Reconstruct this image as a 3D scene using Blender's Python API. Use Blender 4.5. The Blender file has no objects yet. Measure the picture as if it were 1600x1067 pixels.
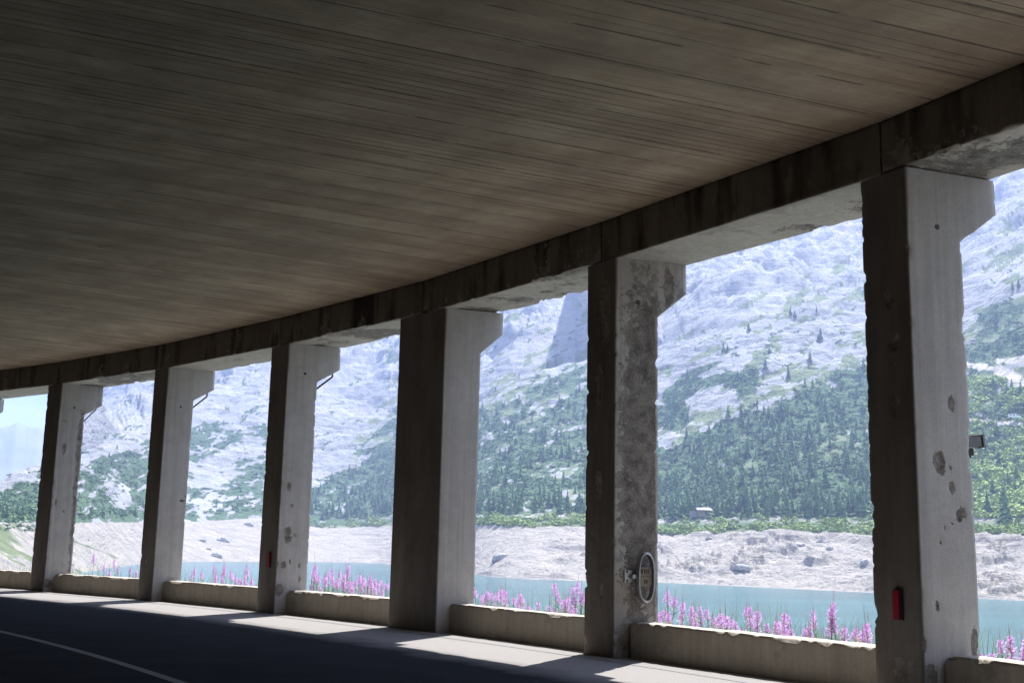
import bpy, bmesh, math, random
import numpy as np
from mathutils import Vector, Matrix
random.seed(7); RNG = np.random.default_rng(7)
sc = bpy.context.scene
COL = sc.collection
# ------------------------------------------------------------------ camera
EYE = Vector((0, 0, 1.45)); FPX = 1800.0
UP = Vector((0.02204884, -0.98432316, 0.17499078))     # world up in camera axes (x right, y down, z forward)
FW = Vector((-0.00391881, 0.1749469, 0.98457007))
RT = Vector((0.99974921, 0.02239438, 0.0))
cam_d = bpy.data.cameras.new("camera"); cam = bpy.data.objects.new("camera", cam_d); COL.objects.link(cam)
cam_d.sensor_width = 36; cam_d.lens = 36 * FPX / 1600; cam_d.clip_start = 0.1; cam_d.clip_end = 20000
xr = Vector((RT.x, FW.x, UP.x)); yd = Vector((RT.y, FW.y, UP.y)); zf = Vector((RT.z, FW.z, UP.z))
m3 = Matrix((xr, -yd, -zf)).transposed()
cam.matrix_world = Matrix.Translation(EYE) @ m3.to_4x4()
sc.camera = cam
# ------------------------------------------------------------------ sun, sky, exposure
SUN_AZ, SUN_EL = 24.0, 59.0
w = bpy.data.worlds.new("World"); sc.world = w; w.use_nodes = True
nt = w.node_tree; nt.nodes.clear()
wo = nt.nodes.new('ShaderNodeOutputWorld'); bg = nt.nodes.new('ShaderNodeBackground'); bg.inputs[1].default_value = 0.12
sky = nt.nodes.new('ShaderNodeTexSky'); sky.sky_type = 'NISHITA'; sky.sun_disc = False
sky.sun_elevation = math.radians(SUN_EL); sky.sun_rotation = math.radians(SUN_AZ); sky.altitude = 2000; sky.air_density = 1.0; sky.dust_density = 1.0; sky.ozone_density = 4.0
tc = nt.nodes.new('ShaderNodeTexCoord'); mp = nt.nodes.new('ShaderNodeMapping'); mp.inputs['Scale'].default_value = (1, 1, 3.2); mp.inputs['Location'].default_value = (2.1, 0.4, 0.35)
cn = nt.nodes.new('ShaderNodeTexNoise'); cn.inputs['Scale'].default_value = 5; cn.inputs['Detail'].default_value = 7; cn.inputs['Roughness'].default_value = .55
cr = nt.nodes.new('ShaderNodeValToRGB'); cr.color_ramp.elements[0].position = .44; cr.color_ramp.elements[1].position = .68
mx = nt.nodes.new('ShaderNodeMix'); mx.data_type = 'RGBA'; mx.inputs[7].default_value = (8.5, 8.6, 9.0, 1)
nt.links.new(tc.outputs['Generated'], mp.inputs[0]); nt.links.new(mp.outputs[0], cn.inputs[0]); nt.links.new(cn.outputs[0], cr.inputs[0])
nt.links.new(cr.outputs[0], mx.inputs[0]); nt.links.new(sky.outputs[0], mx.inputs[6]); nt.links.new(mx.outputs[2], bg.inputs[0]); nt.links.new(bg.outputs[0], wo.inputs[0])
sd = bpy.data.lights.new("sun", 'SUN'); sd.energy = 5.0; sd.angle = math.radians(.5); sd.color = (1, .97, .935)
so = bpy.data.objects.new("sun", sd); COL.objects.link(so)
a, e = math.radians(SUN_AZ), math.radians(SUN_EL)
sdir = Vector((math.sin(a) * math.cos(e), math.cos(a) * math.cos(e), math.sin(e)))
so.rotation_euler = sdir.to_track_quat('Z', 'Y').to_euler()
sc.view_settings.view_transform = 'Standard'; sc.view_settings.look = 'None'; sc.view_settings.gamma = 1; sc.view_settings.use_curve_mapping = False
sc.view_settings.exposure = 1.7
sc.render.engine = 'CYCLES'
sc.cycles.use_denoising = True; sc.cycles.max_bounces = 8; sc.cycles.diffuse_bounces = 5; sc.cycles.volume_bounces = 0
sc.cycles.use_adaptive_sampling = False

# ------------------------------------------------------------------ helpers
def ray(x, y):
    d = Vector((x - 800, y - 533.5, FPX)); return Vector((d.dot(RT), d.dot(FW), d.dot(UP)))
def pe(x, y):
    d = ray(x, y); return math.degrees(math.atan2(d.x, d.y)), math.degrees(math.atan2(d.z, math.hypot(d.x, d.y)))
def proj(P):
    P = np.asarray(P) - np.array([0, 0, 1.45])
    M = np.array([[RT.x, FW.x, UP.x], [RT.y, FW.y, UP.y], [RT.z, FW.z, UP.z]])
    c = P @ M.T
    z = np.where(c[..., 2] > .1, c[..., 2], np.nan)
    return 800 + FPX * c[..., 0] / z, 533.5 + FPX * c[..., 1] / z
def rnd2(ix, iy, s):
    h = np.sin(ix * 127.1 + iy * 311.7 + s * 74.7) * 43758.5453
    return h - np.floor(h)
def vn(x, y, s=0):
    ix, iy = np.floor(x), np.floor(y); fx, fy = x - ix, y - iy
    fx = fx * fx * (3 - 2 * fx); fy = fy * fy * (3 - 2 * fy)
    a, b, c, d = rnd2(ix, iy, s), rnd2(ix + 1, iy, s), rnd2(ix, iy + 1, s), rnd2(ix + 1, iy + 1, s)
    return (a + (b - a) * fx) * (1 - fy) + (c + (d - c) * fx) * fy
def fbm(x, y, o=4, s=0, g=.5):
    t = 0; A = 1; n = 0
    for k in range(o):
        t = t + A * vn(x, y, s + k * 13); n += A; A *= g; x = x * 2.03 + 7.1; y = y * 2.03 + 3.7
    return t / n
def ss(a, b, x):
    t = np.clip((x - a) / (b - a), 0, 1); return t * t * (3 - 2 * t)
def tag(o, label=None, cat=None, group=None, kind=None):
    for k, v in (('label', label), ('category', cat), ('group', group), ('kind', kind)):
        if v: o[k] = v
    return o
def link(o, parent=None):
    COL.objects.link(o)
    if parent: o.parent = parent
    return o
def empty(name, loc, rz=0):
    o = bpy.data.objects.new(name, None); o.location = loc; o.rotation_euler = (0, 0, rz); return link(o)
def npmesh(name, V, F, mat, parent=None, smooth=False, attrs=None, origin=None, uv=None):
    """V (n,3), F (m,3|4) arrays"""
    V = np.asarray(V, dtype=np.float32)
    if origin is not None: V = V - np.asarray(origin, dtype=np.float32)
    F = np.asarray(F, dtype=np.int32); k = F.shape[1]
    me = bpy.data.meshes.new(name); me.vertices.add(len(V)); me.vertices.foreach_set('co', V.ravel())
    me.loops.add(F.size); me.loops.foreach_set('vertex_index', F.ravel())
    me.polygons.add(len(F)); me.polygons.foreach_set('loop_start', np.arange(0, F.size, k, dtype=np.int32))
    try: me.polygons.foreach_set('loop_total', np.full(len(F), k, dtype=np.int32))
    except Exception: pass
    me.update(calc_edges=True)
    if smooth: me.polygons.foreach_set('use_smooth', np.ones(len(F), dtype=bool))
    for n, v in (attrs or {}).items():
        at = me.attributes.new(n, 'FLOAT', 'POINT'); at.data.foreach_set('value', np.asarray(v, dtype=np.float32).ravel())
    if uv is not None:
        l = me.uv_layers.new(name='UVMap'); l.data.foreach_set('uv', np.asarray(uv, dtype=np.float32)[F.ravel()].ravel())
    me.validate(); me.materials.append(mat)
    o = bpy.data.objects.new(name, me); link(o, parent)
    if origin is not None and parent is None: o.location = origin
    return o
def grid_faces(nu, nv, flip=False):
    i, j = np.meshgrid(np.arange(nu - 1), np.arange(nv - 1), indexing='ij')
    a = (i * nv + j).ravel(); F = np.stack([a, a + nv, a + nv + 1, a + 1], 1)
    return F[:, ::-1] if flip else F
class MB:
    def __init__(s): s.v = []; s.f = []
    def box(s, c, sz, M=None):
        n = len(s.v)
        for dx in (-.5, .5):
            for dy in (-.5, .5):
                for dz in (-.5, .5):
                    p = Vector((dx * sz[0], dy * sz[1], dz * sz[2]))
                    if M: p = M @ p
                    s.v.append(Vector(c) + p)
        s.f += [tuple(n + q for q in f) for f in ((0, 1, 3, 2), (4, 6, 7, 5), (0, 4, 5, 1), (2, 3, 7, 6), (0, 2, 6, 4), (1, 5, 7, 3))]
    def tube(s, pts, r, n=8, cap=True):
        pts = [Vector(p) for p in pts]; base = len(s.v)
        rr = r if isinstance(r, (list, tuple)) else [r] * len(pts)
        for i, p in enumerate(pts):
            d = (pts[min(i + 1, len(pts) - 1)] - pts[max(i - 1, 0)]).normalized()
            u = d.orthogonal() if abs(d.z) > .9 else d.cross(Vector((0, 0, 1)))
            u.normalize(); v = d.cross(u)
            for k in range(n):
                t = 2 * math.pi * k / n; s.v.append(p + (u * math.cos(t) + v * math.sin(t)) * rr[i])
        for i in range(len(pts) - 1):
            for k in range(n):
                a = base + i * n + k; b = base + i * n + (k + 1) % n; s.f.append((a, b, b + n, a + n))
        if cap:
            s.f.append(tuple(base + k for k in range(n))[::-1]); s.f.append(tuple(base + (len(pts) - 1) * n + k for k in range(n)))
    def build(s, name, mat, parent=None, smooth=False):
        me = bpy.data.meshes.new(name); me.from_pydata([tuple(v) for v in s.v], [], s.f); me.update()
        if smooth: me.polygons.foreach_set('use_smooth', [True] * len(me.polygons))
        me.materials.append(mat); o = bpy.data.objects.new(name, me); return link(o, parent)

# ------------------------------------------------------------------ materials
def mat(name, rough=.9):
    m = bpy.data.materials.new(name); m.use_nodes = True; n = m.node_tree.nodes; b = n['Principled BSDF']; b.inputs['Roughness'].default_value = rough
    return m, m.node_tree, b
def N(nt, t, **kw):
    n = nt.nodes.new(t)
    for k, v in kw.items():
        if k.startswith('i'): n.inputs[int(k[1:])].default_value = v
        else: setattr(n, k, v)
    return n
def noise(nt, vec, scale, det=5, rough=.55, dist=0, stretch=None):
    if stretch:
        mpn = N(nt, 'ShaderNodeMapping'); mpn.inputs['Scale'].default_value = stretch; nt.links.new(vec, mpn.inputs[0]); vec = mpn.outputs[0]
    n = N(nt, 'ShaderNodeTexNoise'); n.inputs['Scale'].default_value = scale; n.inputs['Detail'].default_value = det; n.inputs['Roughness'].default_value = rough; n.inputs['Distortion'].default_value = dist
    nt.links.new(vec, n.inputs['Vector']); return n.outputs[0]
def ramp(nt, fac, stops):
    r = N(nt, 'ShaderNodeValToRGB'); els = r.color_ramp.elements
    while len(els) < len(stops): els.new(.5)
    for e_, (p, c) in zip(els, stops):
        e_.position = p; e_.color = (c, c, c, 1) if not isinstance(c, tuple) else (*c, 1)
    nt.links.new(fac, r.inputs[0]); return r.outputs[0]
def mix(nt, fac, A, B, mode='MIX'):
    n = N(nt, 'ShaderNodeMix', data_type='RGBA', blend_type=mode)
    for k, v in ((0, fac), (6, A), (7, B)):
        if hasattr(v, 'is_output'): nt.links.new(v, n.inputs[k])
        elif k == 0: n.inputs[0].default_value = v
        else: n.inputs[k].default_value = (*v, 1)
    return n.outputs[2]
def math_(nt, op, A, B=0.0, clamp=False):
    n = N(nt, 'ShaderNodeMath', operation=op, use_clamp=clamp)
    for k, v in ((0, A), (1, B)):
        if hasattr(v, 'is_output'): nt.links.new(v, n.inputs[k])
        else: n.inputs[k].default_value = v
    return n.outputs[0]
def bump(nt, b, h, dist, strength=1.0, prev=None):
    n = N(nt, 'ShaderNodeBump'); n.inputs['Distance'].default_value = dist; n.inputs['Strength'].default_value = strength
    nt.links.new(h, n.inputs['Height'])
    if prev: nt.links.new(prev, n.inputs['Normal'])
    nt.links.new(n.outputs[0], b.inputs['Normal']); return n.outputs[0]
def attr(nt, name):
    n = N(nt, 'ShaderNodeAttribute'); n.attribute_name = name; return n.outputs['Fac']
def plain(name, col, rough=.7, metal=0, var=.12, scale=6):
    m, t, b = mat(name, rough); co = N(t, 'ShaderNodeTexCoord').outputs['Object']
    n = noise(t, co, scale, 4)
    c = mix(t, ramp(t, n, [(.3, 0.), (.7, 1.)]), tuple(max(0, x * (1 - var)) for x in col), tuple(min(1, x * (1 + var)) for x in col))
    t.links.new(c, b.inputs['Base Color']); b.inputs['Metallic'].default_value = metal; return m

def concrete_mat(name, c0, c1, stain=.5, streak=1.0):
    """weathered board-marked concrete; attribute spall 0..1 -> broken rough aggregate"""
    m, t, b = mat(name, .93); co = N(t, 'ShaderNodeNewGeometry').outputs['Position']
    big = noise(t, co, .9, 6, .6); mid = noise(t, co, 5, 6, .6); fine = noise(t, co, 60, 4, .6)
    vert = noise(t, co, 3.2, 4, .55, 0, (3.2, 3.2, .12)); vert2 = noise(t, co, 9, 4, .6, .3, (2.2, 2.2, .05))
    c = mix(t, ramp(t, big, [(.3, 0.), (.7, 1.)]), c0, c1)
    c = mix(t, math_(t, 'MULTIPLY', ramp(t, mid, [(.35, 0.), (.75, 1.)]), .35), c, tuple(x * .62 for x in c0))
    c = mix(t, math_(t, 'MULTIPLY', ramp(t, vert, [(.42, 0.), (.62, 1.)]), .5 * streak), c, tuple(x * .55 for x in c0))
    c = mix(t, math_(t, 'MULTIPLY', ramp(t, vert2, [(.5, 0.), (.72, 1.)]), .4 * streak), c, tuple(min(1, x * 1.35) for x in c1))
    st = noise(t, co, 1.7, 7, .68, .8)
    c = mix(t, math_(t, 'MULTIPLY', ramp(t, st, [(.56, 0.), (.62, 1.)]), stain), c, tuple(x * .33 for x in c0))
    c = mix(t, .18, c, ramp(t, fine, [(.3, 0.), (.75, .6)]))
    extra = math_(t, 'SUBTRACT', attr(t, 'grime_shade'), 1., True); gr_ = math_(t, 'MULTIPLY', attr(t, 'grime_shade'), ramp(t, noise(t, co, 2.4, 5, .6, 0, (1, 1, .35)), [(.25, .72), (.7, 1.)])); c = mix(t, gr_, c, mix(t, .85, c, (.082, .062, .045), 'MIX')); c = mix(t, math_(t, 'MULTIPLY', extra, .9), c, (.02, .016, .013))  # road-facing faces darkened: grime plus interior shade put into the colour
    sp = attr(t, 'spall'); rough = noise(t, co, 14, 8, .7); rough2 = noise(t, co, 45, 6, .75)
    fld = math_(t, 'ADD', math_(t, 'ADD', sp, math_(t, 'MULTIPLY', math_(t, 'SUBTRACT', rough, .5), 1.1)), math_(t, 'MULTIPLY', math_(t, 'SUBTRACT', noise(t, co, 4.5, 4, .6), .5), .7))
    msk = ramp(t, fld, [(.44, 0.), (.49, 1.)])
    agg = mix(t, ramp(t, math_(t, 'ADD', math_(t, 'MULTIPLY', rough2, .45), math_(t, 'MULTIPLY', noise(t, co, 7, 7, .7), .55)), [(.38, 0.), (.62, 1.)]), (.075, .065, .055), (.42, .38, .335))
    c = mix(t, msk, c, agg)
    t.links.new(c, b.inputs['Base Color'])
    pores = ramp(t, noise(t, co, 34, 3, .6), [(.27, 0.), (.33, 1.)])
    h = math_(t, 'ADD', math_(t, 'MULTIPLY', fine, .1), math_(t, 'MULTIPLY', mid, .35)); h = math_(t, 'ADD', h, math_(t, 'MULTIPLY', pores, .15))
    h = math_(t, 'ADD', h, math_(t, 'MULTIPLY', vert2, .3))
    p = bump(t, b, h, .008)
    h2 = math_(t, 'ADD', math_(t, 'MULTIPLY', msk, -.8), math_(t, 'MULTIPLY', math_(t, 'MULTIPLY', msk, rough2), 1.3))
    bump(t, b, h2, .02, 1, p)
    return m
M_COL = concrete_mat('column_concrete', (.40, .375, .35), (.50, .475, .445), .2, .6)
M_COLW = concrete_mat('pale_column_concrete', (.50, .475, .455), (.60, .575, .55), .10, .5)
M_ROUGH = concrete_mat('crumbling_concrete', (.42, .39, .35), (.58, .55, .51), .6, .7)
M_BEAM = concrete_mat('beam_concrete', (.47, .42, .35), (.60, .54, .46), .35, .6)
M_PAR = concrete_mat('parapet_concrete', (.38, .33, .26), (.49, .43, .345), .3, .5)

def ceiling_mat():
    m, t, b = mat('board_marked_concrete', .9)
    uv = N(t, 'ShaderNodeUVMap', uv_map='UVMap').outputs[0]
    sx = N(t, 'ShaderNodeSeparateXYZ'); t.links.new(uv, sx.inputs[0]); u, v = sx.outputs[0], sx.outputs[1]
    wob = math_(t, 'MULTIPLY', math_(t, 'SUBTRACT', noise(t, uv, .8, 3), .5), .03)
    uu = math_(t, 'ADD', u, wob)
    def board(wd, ln, seed):
        k = math_(t, 'FLOOR', math_(t, 'DIVIDE', uu, wd))
        wn = N(t, 'ShaderNodeTexWhiteNoise', noise_dimensions='1D'); t.links.new(math_(t, 'ADD', k, seed), wn.inputs['W'])
        sh = math_(t, 'MULTIPLY', wn.outputs['Value'], ln)
        r = math_(t, 'FLOOR', math_(t, 'DIVIDE', math_(t, 'ADD', v, sh), ln))
        w2 = N(t, 'ShaderNodeTexWhiteNoise', noise_dimensions='2D'); cb = N(t, 'ShaderNodeCombineXYZ'); t.links.new(math_(t, 'ADD', k, seed), cb.inputs[0]); t.links.new(r, cb.inputs[1])
        t.links.new(cb.outputs[0], w2.inputs['Vector'])
        fr = math_(t, 'FRACT', math_(t, 'DIVIDE', uu, wd)); ed = math_(t, 'MINIMUM', fr, math_(t, 'SUBTRACT', 1., fr))
        return w2.outputs['Value'], math_(t, 'MULTIPLY', ed, wd), wn.outputs['Value'], k
    bv, ed, bk, kk = board(.14, 3.6, 3.)
    bv2, ed2, bk2, _ = board(.62, 30., 11.)
    bv3, ed3, bk3, _ = board(.31, 5.5, 7.)
    c = mix(t, bv, (.40, .28, .165), (.60, .46, .30))
    c = mix(t, math_(t, 'MULTIPLY', bv3, .6), c, (.62, .49, .34))
    c = mix(t, math_(t, 'MULTIPLY', ramp(t, bk3, [(.55, 0.), (.75, 1.)]), .35), c, (.27, .20, .14))
    c = mix(t, math_(t, 'MULTIPLY', bk2, .35), c, (.24, .18, .13))
    stv = noise(t, uv, 1.0, 6, .6, .2, (4., .4, 1.)); c = mix(t, math_(t, 'MULTIPLY', ramp(t, stv, [(.42, 0.), (.7, 1.)]), .55), c, (.60, .49, .35))
    sf = noise(t, uv, 1.0, 6, .65, 0, (30., 1.1, 1.)); c = mix(t, math_(t, 'MULTIPLY', ramp(t, sf, [(.45, 0.), (.75, 1.)]), .42), c, (.19, .15, .11))
    bl = noise(t, uv, .9, 6, .6); c = mix(t, math_(t, 'MULTIPLY', ramp(t, bl, [(.4, 0.), (.65, 1.)]), .65), c, (.22, .15, .095))
    blot = noise(t, uv, 3.3, 5, .6, 0, (1.2, .8, 1)); c = mix(t, math_(t, 'MULTIPLY', ramp(t, blot, [(.48, 0.), (.7, 1.)]), .3), c, (.36, .29, .2))
    lineamt = ramp(t, math_(t, 'ADD', math_(t, 'MULTIPLY', noise(t, uv, 1.0, 4, .6, 0, (5., .35, 1.)), .6), math_(t, 'MULTIPLY', bk, .55)), [(.60, 0.), (.76, 1.)])
    ln = math_(t, 'MULTIPLY', ramp(t, ed, [(.0, 1.), (.011, 0.)]), lineamt)
    crk = math_(t, 'MULTIPLY', ramp(t, ed2, [(.0, 1.), (.022, 0.)]), ramp(t, noise(t, uv, 1.5, 4, .6), [(.4, 0.), (.5, 1.)]))
    lines = math_(t, 'MAXIMUM', ln, crk)
    c = mix(t, math_(t, 'MULTIPLY', lines, .85), c, (.03, .025, .02))
    vo = N(t, 'ShaderNodeTexVoronoi'); vo.inputs['Scale'].default_value = .75; t.links.new(uv, vo.inputs['Vector'])
    c = mix(t, ramp(t, vo.outputs['Distance'], [(.028, .9), (.04, 0.)]), c, (.02, .018, .015))
    c = mix(t, .12, c, ramp(t, noise(t, uv, 70, 3), [(.3, 0.), (.75, .6)]))
    t.links.new(c, b.inputs['Base Color'])
    h = math_(t, 'ADD', math_(t, 'MULTIPLY', bv, .55), math_(t, 'MULTIPLY', sf, .4)); h = math_(t, 'SUBTRACT', h, math_(t, 'MULTIPLY', lines, 1.2))
    bump(t, b, h, .012, .8)
    return m
M_CEIL = ceiling_mat()

def asphalt():
    m, t, b = mat('asphalt', .88); co = N(t, 'ShaderNodeNewGeometry').outputs['Position']
    g = noise(t, co, 90, 3, .7); mid = noise(t, co, 1.2, 6, .6); vo = N(t, 'ShaderNodeTexVoronoi'); vo.inputs['Scale'].default_value = 75; t.links.new(co, vo.inputs['Vector'])
    uvr = N(t, 'ShaderNodeUVMap', uv_map='UVMap').outputs[0]; sxr = N(t, 'ShaderNodeSeparateXYZ'); t.links.new(uvr, sxr.inputs[0])
    c = mix(t, ramp(t, mid, [(.3, 0.), (.7, 1.)]), (.013, .015, .020), (.024, .026, .032))
    dust_sun_band = ramp(t, math_(t, 'ADD', sxr.outputs[1], math_(t, 'MULTIPLY', noise(t, co, 1.5, 4), .8)), [(.0, 1.), (.02, 1.)]); mr = N(t, 'ShaderNodeMapRange'); t.links.new(math_(t, 'ADD', sxr.outputs[1], math_(t, 'MULTIPLY', noise(t, co, 1.5, 4), .8)), mr.inputs[0]); mr.inputs[1].default_value = 2.0; mr.inputs[2].default_value = 2.9; mr.inputs[3].default_value = 1; mr.inputs[4].default_value = 0
    c = mix(t, mr.outputs[0], c, (.26, .248, .24))  # pale shoulder: real dust plus sun-patch brightness put into the asphalt colour
    c = mix(t, math_(t, 'MULTIPLY', ramp(t, vo.outputs['Distance'], [(.08, 1.), (.3, 0.)]), .3), c, (.16, .16, .165))
    c = mix(t, math_(t, 'MULTIPLY', ramp(t, g, [(.45, 0.), (.7, 1.)]), .22), c, (.05, .05, .05))
    t.links.new(c, b.inputs['Base Color']); b.inputs['Specular IOR Level'].default_value = .03; bump(t, b, math_(t, 'ADD', g, vo.outputs['Distance']), .006); return m
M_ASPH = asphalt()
def paint():
    m, t, b = mat('worn_road_paint', .7); co = N(t, 'ShaderNodeNewGeometry').outputs['Position']
    c = mix(t, ramp(t, noise(t, co, 40, 5, .7), [(.5, 0.), (.62, 1.)]), (.13, .13, .135), (.05, .05, .05)); t.links.new(c, b.inputs['Base Color'])
    bump(t, b, noise(t, co, 90, 3), .004); return m
M_PAINT = paint()

# ------------------------------------------------------------------ gallery geometry on its arc
C0 = Vector((-57.506, -23.674)); RAD = 71.165
def arc(ang, t=0.0):                       # ang: azimuth degrees about C0, t metres inward
    a = math.radians(ang); return Vector((C0.x + math.sin(a) * (RAD - t), C0.y + math.cos(a) * (RAD - t)))
def dirv(ang): a = math.radians(ang); return Vector((math.sin(a), math.cos(a)))
STEP = 4.124
# columns: inner left corner, inner right corner, side azimuth, corbel depth, shaft depth
MEAS = [((-12.88, 31.854), (-12.222, 31.11), 51.5, 1.14, .69), ((-8.834, 28.294), (-8.367, 27.809), 62.5, 1.14, .66), ((-5.191, 24.597), (-4.704, 23.919), 65.2, 1.14, .657),
        ((-2.082, 21.03), (-1.186, 19.891), 70.5, 1.08, .673), ((1.106, 16.652), (1.453, 16.042), 71.1, 1.13, .672), ((3.878, 12.426), (4.169, 11.841), 69.5, 1.22, .72)]
COLS = []
for k in (-2, -1): 
    am = 39.18 + STEP * k; COLS.append((arc(am - .28), arc(am + .28), am + 10, 1.14, .67))
for L_, M_, s_, c_, d_ in MEAS: COLS.append((Vector(L_), Vector(M_), s_, c_, d_))
for k in (1, 2):
    am = 59.8 + STEP * k; COLS.append((arc(am - .27), arc(am + .27), am + 10, 1.14, .67))
ZH, ZC = 5.56, 6.17

SPALL = {7: [(1, .494, 3.032, .043, .082), (1, .309, 2.419, .067, .093), (1, .321, 2.334, .042, .053), (1, .452, 2.148, .034, .053), (1, .555, 1.895, .059, .066), (1, .542, 1.823, .034, .033), (1, .206, .956, .024, .057), (1, .659, .569, .041, .152), (1, .074, .277, .088, .099), (1, .447, 2.353, .025, .02), (1, .346, 1.733, .017, .02), (1, .44, 1.781, .017, .013), (1, .281, 1.589, .016, .026), (1, .009, .575, .032, .087), (0, .368, 4.178, .064, .126), (0, .418, 3.681, .064, .082), (0, .425, 3.432, .027, .055), (0, .394, 2.998, .054, .135), (0, .378, .312, .13, .114)],
 6: [(1, .493, 4.686, .12, .28), (1, .851, 5.19, .083, .286), (1, .45, 2.667, .238, 1.73), (1, .495, 3.851, .161, .834), (1, .261, .231, .172, .237), (1, .242, 4.479, .08, .186), (0, .447, 4.778, .129, .426), (0, .332, 3.721, .081, .279), (0, .322, 2.336, .08, .162), (0, .424, .855, .05, .1)],
 4: [(1, .208, 1.653, .08, .091), (1, .204, 1.497, .08, .091), (1, .36, 1.579, .027, .039), (1, .147, .98, .053, .064), (1, .283, 1.046, .02, .051), (1, .021, .991, .026, .051), (1, .09, .481, .105, .115), (1, .502, .701, .027, .064), (1, .17, 2.566, .033, .079), (1, .259, 2.176, .02, .039), (1, .488, .959, .027, .052)],
 2: [(1, .218, 3.783, .051, .138), (1, .632, 4.004, .061, .522), (1, .669, 2.79, .069, .776), (1, .68, 1.589, .069, .682), (1, .66, .521, .068, .118), (1, .123, 2.37, .034, .102), (1, .35, 2.107, .034, .034), (1, .151, 4.524, .069, .026), (1, .117, .204, .134, .116)],
 3: [(1, .56, 2.36, .06, .031), (1, .627, 2.47, .023, .031), (0, .279, .918, .04, .06)]}
HOLES = {2: (.394, 4.914), 3: (.37, 4.62), 4: (.391, 4.942), 6: (.367, 4.931), 7: (.41, 4.935)}
CORB = {2: (4.74, 5.04), 3: (4.80, 5.10), 4: (4.78, 5.08), 6: (4.74, 5.12)}      # broken corbels: shaft z, outer z
EDGEDMG = {7: .45, 6: .8, 2: .6, 4: .5, 3: .35, 5: .15}

def perimeter(corners, step):
    pts = []
    for i in range(4):
        a, b = corners[i], corners[(i + 1) % 4]; n = max(2, int(round((b - a).length / step)))
        for k in range(n): pts.append((i, k / n))
    return pts
def tower(name, zs, foot, m, parent, origin, spalls, dmg, seed, closed_top=False, step=.032):
    """foot(z)-> 4 corners a(inner left) b(inner right) c(outer right) d(outer left)"""
    per = perimeter(foot(zs[0]), step); nP = len(per); V = np.zeros((len(zs), nP, 3)); S = np.zeros((len(zs), nP))
    zs = np.array(zs)
    for iz, z in enumerate(zs):
        c = foot(z); cx = sum((Vector((q.x, q.y)) for q in c), Vector((0, 0))) / 4
        el = [(c[(i + 1) % 4] - c[i]).length for i in range(4)]
        for ip, (i, f) in enumerate(per):
            p = c[i].lerp(c[(i + 1) % 4], f); L_ = el[i]; u = f * L_; de = min(u, L_ - u)
            # face value
            val = 0
            for (s_, su, sz, ru, rz) in spalls:
                if s_ == (1 if i == 1 else 0 if i == 0 else 9):
                    q = math.hypot((u - su) / ru, (z - sz) / rz) * .5; val = max(val, 1 - q) if rz < .5 else max(val, min(.62, 1.0 - .7 * q))
            S[iz, ip] = val
            V[iz, ip] = (p.x, p.y, z)
            # arris chipping
            near = max(0, 1 - de / .05)
            if near > 0 and dmg > 0:
                ci = i if u < L_ / 2 else (i + 1) % 4
                nz = float(fbm(np.array(z * 6.5 + ci * 17.3 + seed), np.array(seed * 3.1 + ci), 5, 2, .62))
                ch = max(0, nz - .59) * 7.5 * dmg * near
                if ch > 0:
                    q = (Vector((cx.x, cx.y)) - p).normalized() * min(.06, ch * .05)
                    V[iz, ip, 0] += q.x; V[iz, ip, 1] += q.y; S[iz, ip] = max(S[iz, ip], min(.8, ch * 1.3))
            if val > .5:
                q = (Vector((cx.x, cx.y)) - p).normalized() * .012; V[iz, ip, 0] += q.x; V[iz, ip, 1] += q.y
    n = len(zs); i, j = np.meshgrid(np.arange(n - 1), np.arange(nP), indexing='ij')
    a = (i * nP + j).ravel(); b = (i * nP + (j + 1) % nP).ravel()
    F = np.stack([b, a, a + nP, b + nP], 1)
    VV = V.reshape(-1, 3); SS = S.ravel()
    GR = np.repeat(np.array([1. if i == 0 or (i == 1 and f == 0) else 0. for i, f in per])[None], n, 0).ravel()  # inner face only: soot brown and painted shade in one mask
    return npmesh(name, VV - np.array(origin), F, m, parent, attrs={'spall': SS, 'grime_shade': GR})

ORD = ['', '', 'leftmost full', 'second from left', 'third from left', 'wide', 'badly crumbling', 'nearest', '', '', '', '']
CLAB = {0: 'gallery column two bays beyond the left end of the view',
 1: 'concrete gallery column just beyond the left end of the view',
 2: 'farthest full column at left, its outer edge crumbled brown from corbel down',
 3: 'smooth pale column, second full one from left, bent strip under its corbel',
 4: 'pale column with round grey spalled patches and a small red reflector, third from left',
 5: 'widest concrete column, clean and pale, with a broad dark front face',
 6: 'crumbling column carrying the oval marker, its pale skin peeled to rough aggregate',
 7: 'nearest big concrete column at right with chipped spots and a long red reflector',
 8: 'concrete gallery column just beyond the right end of the view',
 9: 'second concrete gallery column beyond the right end of the view',
 10: 'third concrete gallery column beyond the right end of the view', 11: 'fourth concrete gallery column beyond the right end of the view'}
M_METAL = plain('galvanised_steel', (.42, .43, .44), .42, .85)
M_RUST = plain('rusty_dark_steel', (.09, .06, .045), .7, .3)
M_BLACK = plain('black_plastic', (.02, .02, .022), .5)
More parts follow.
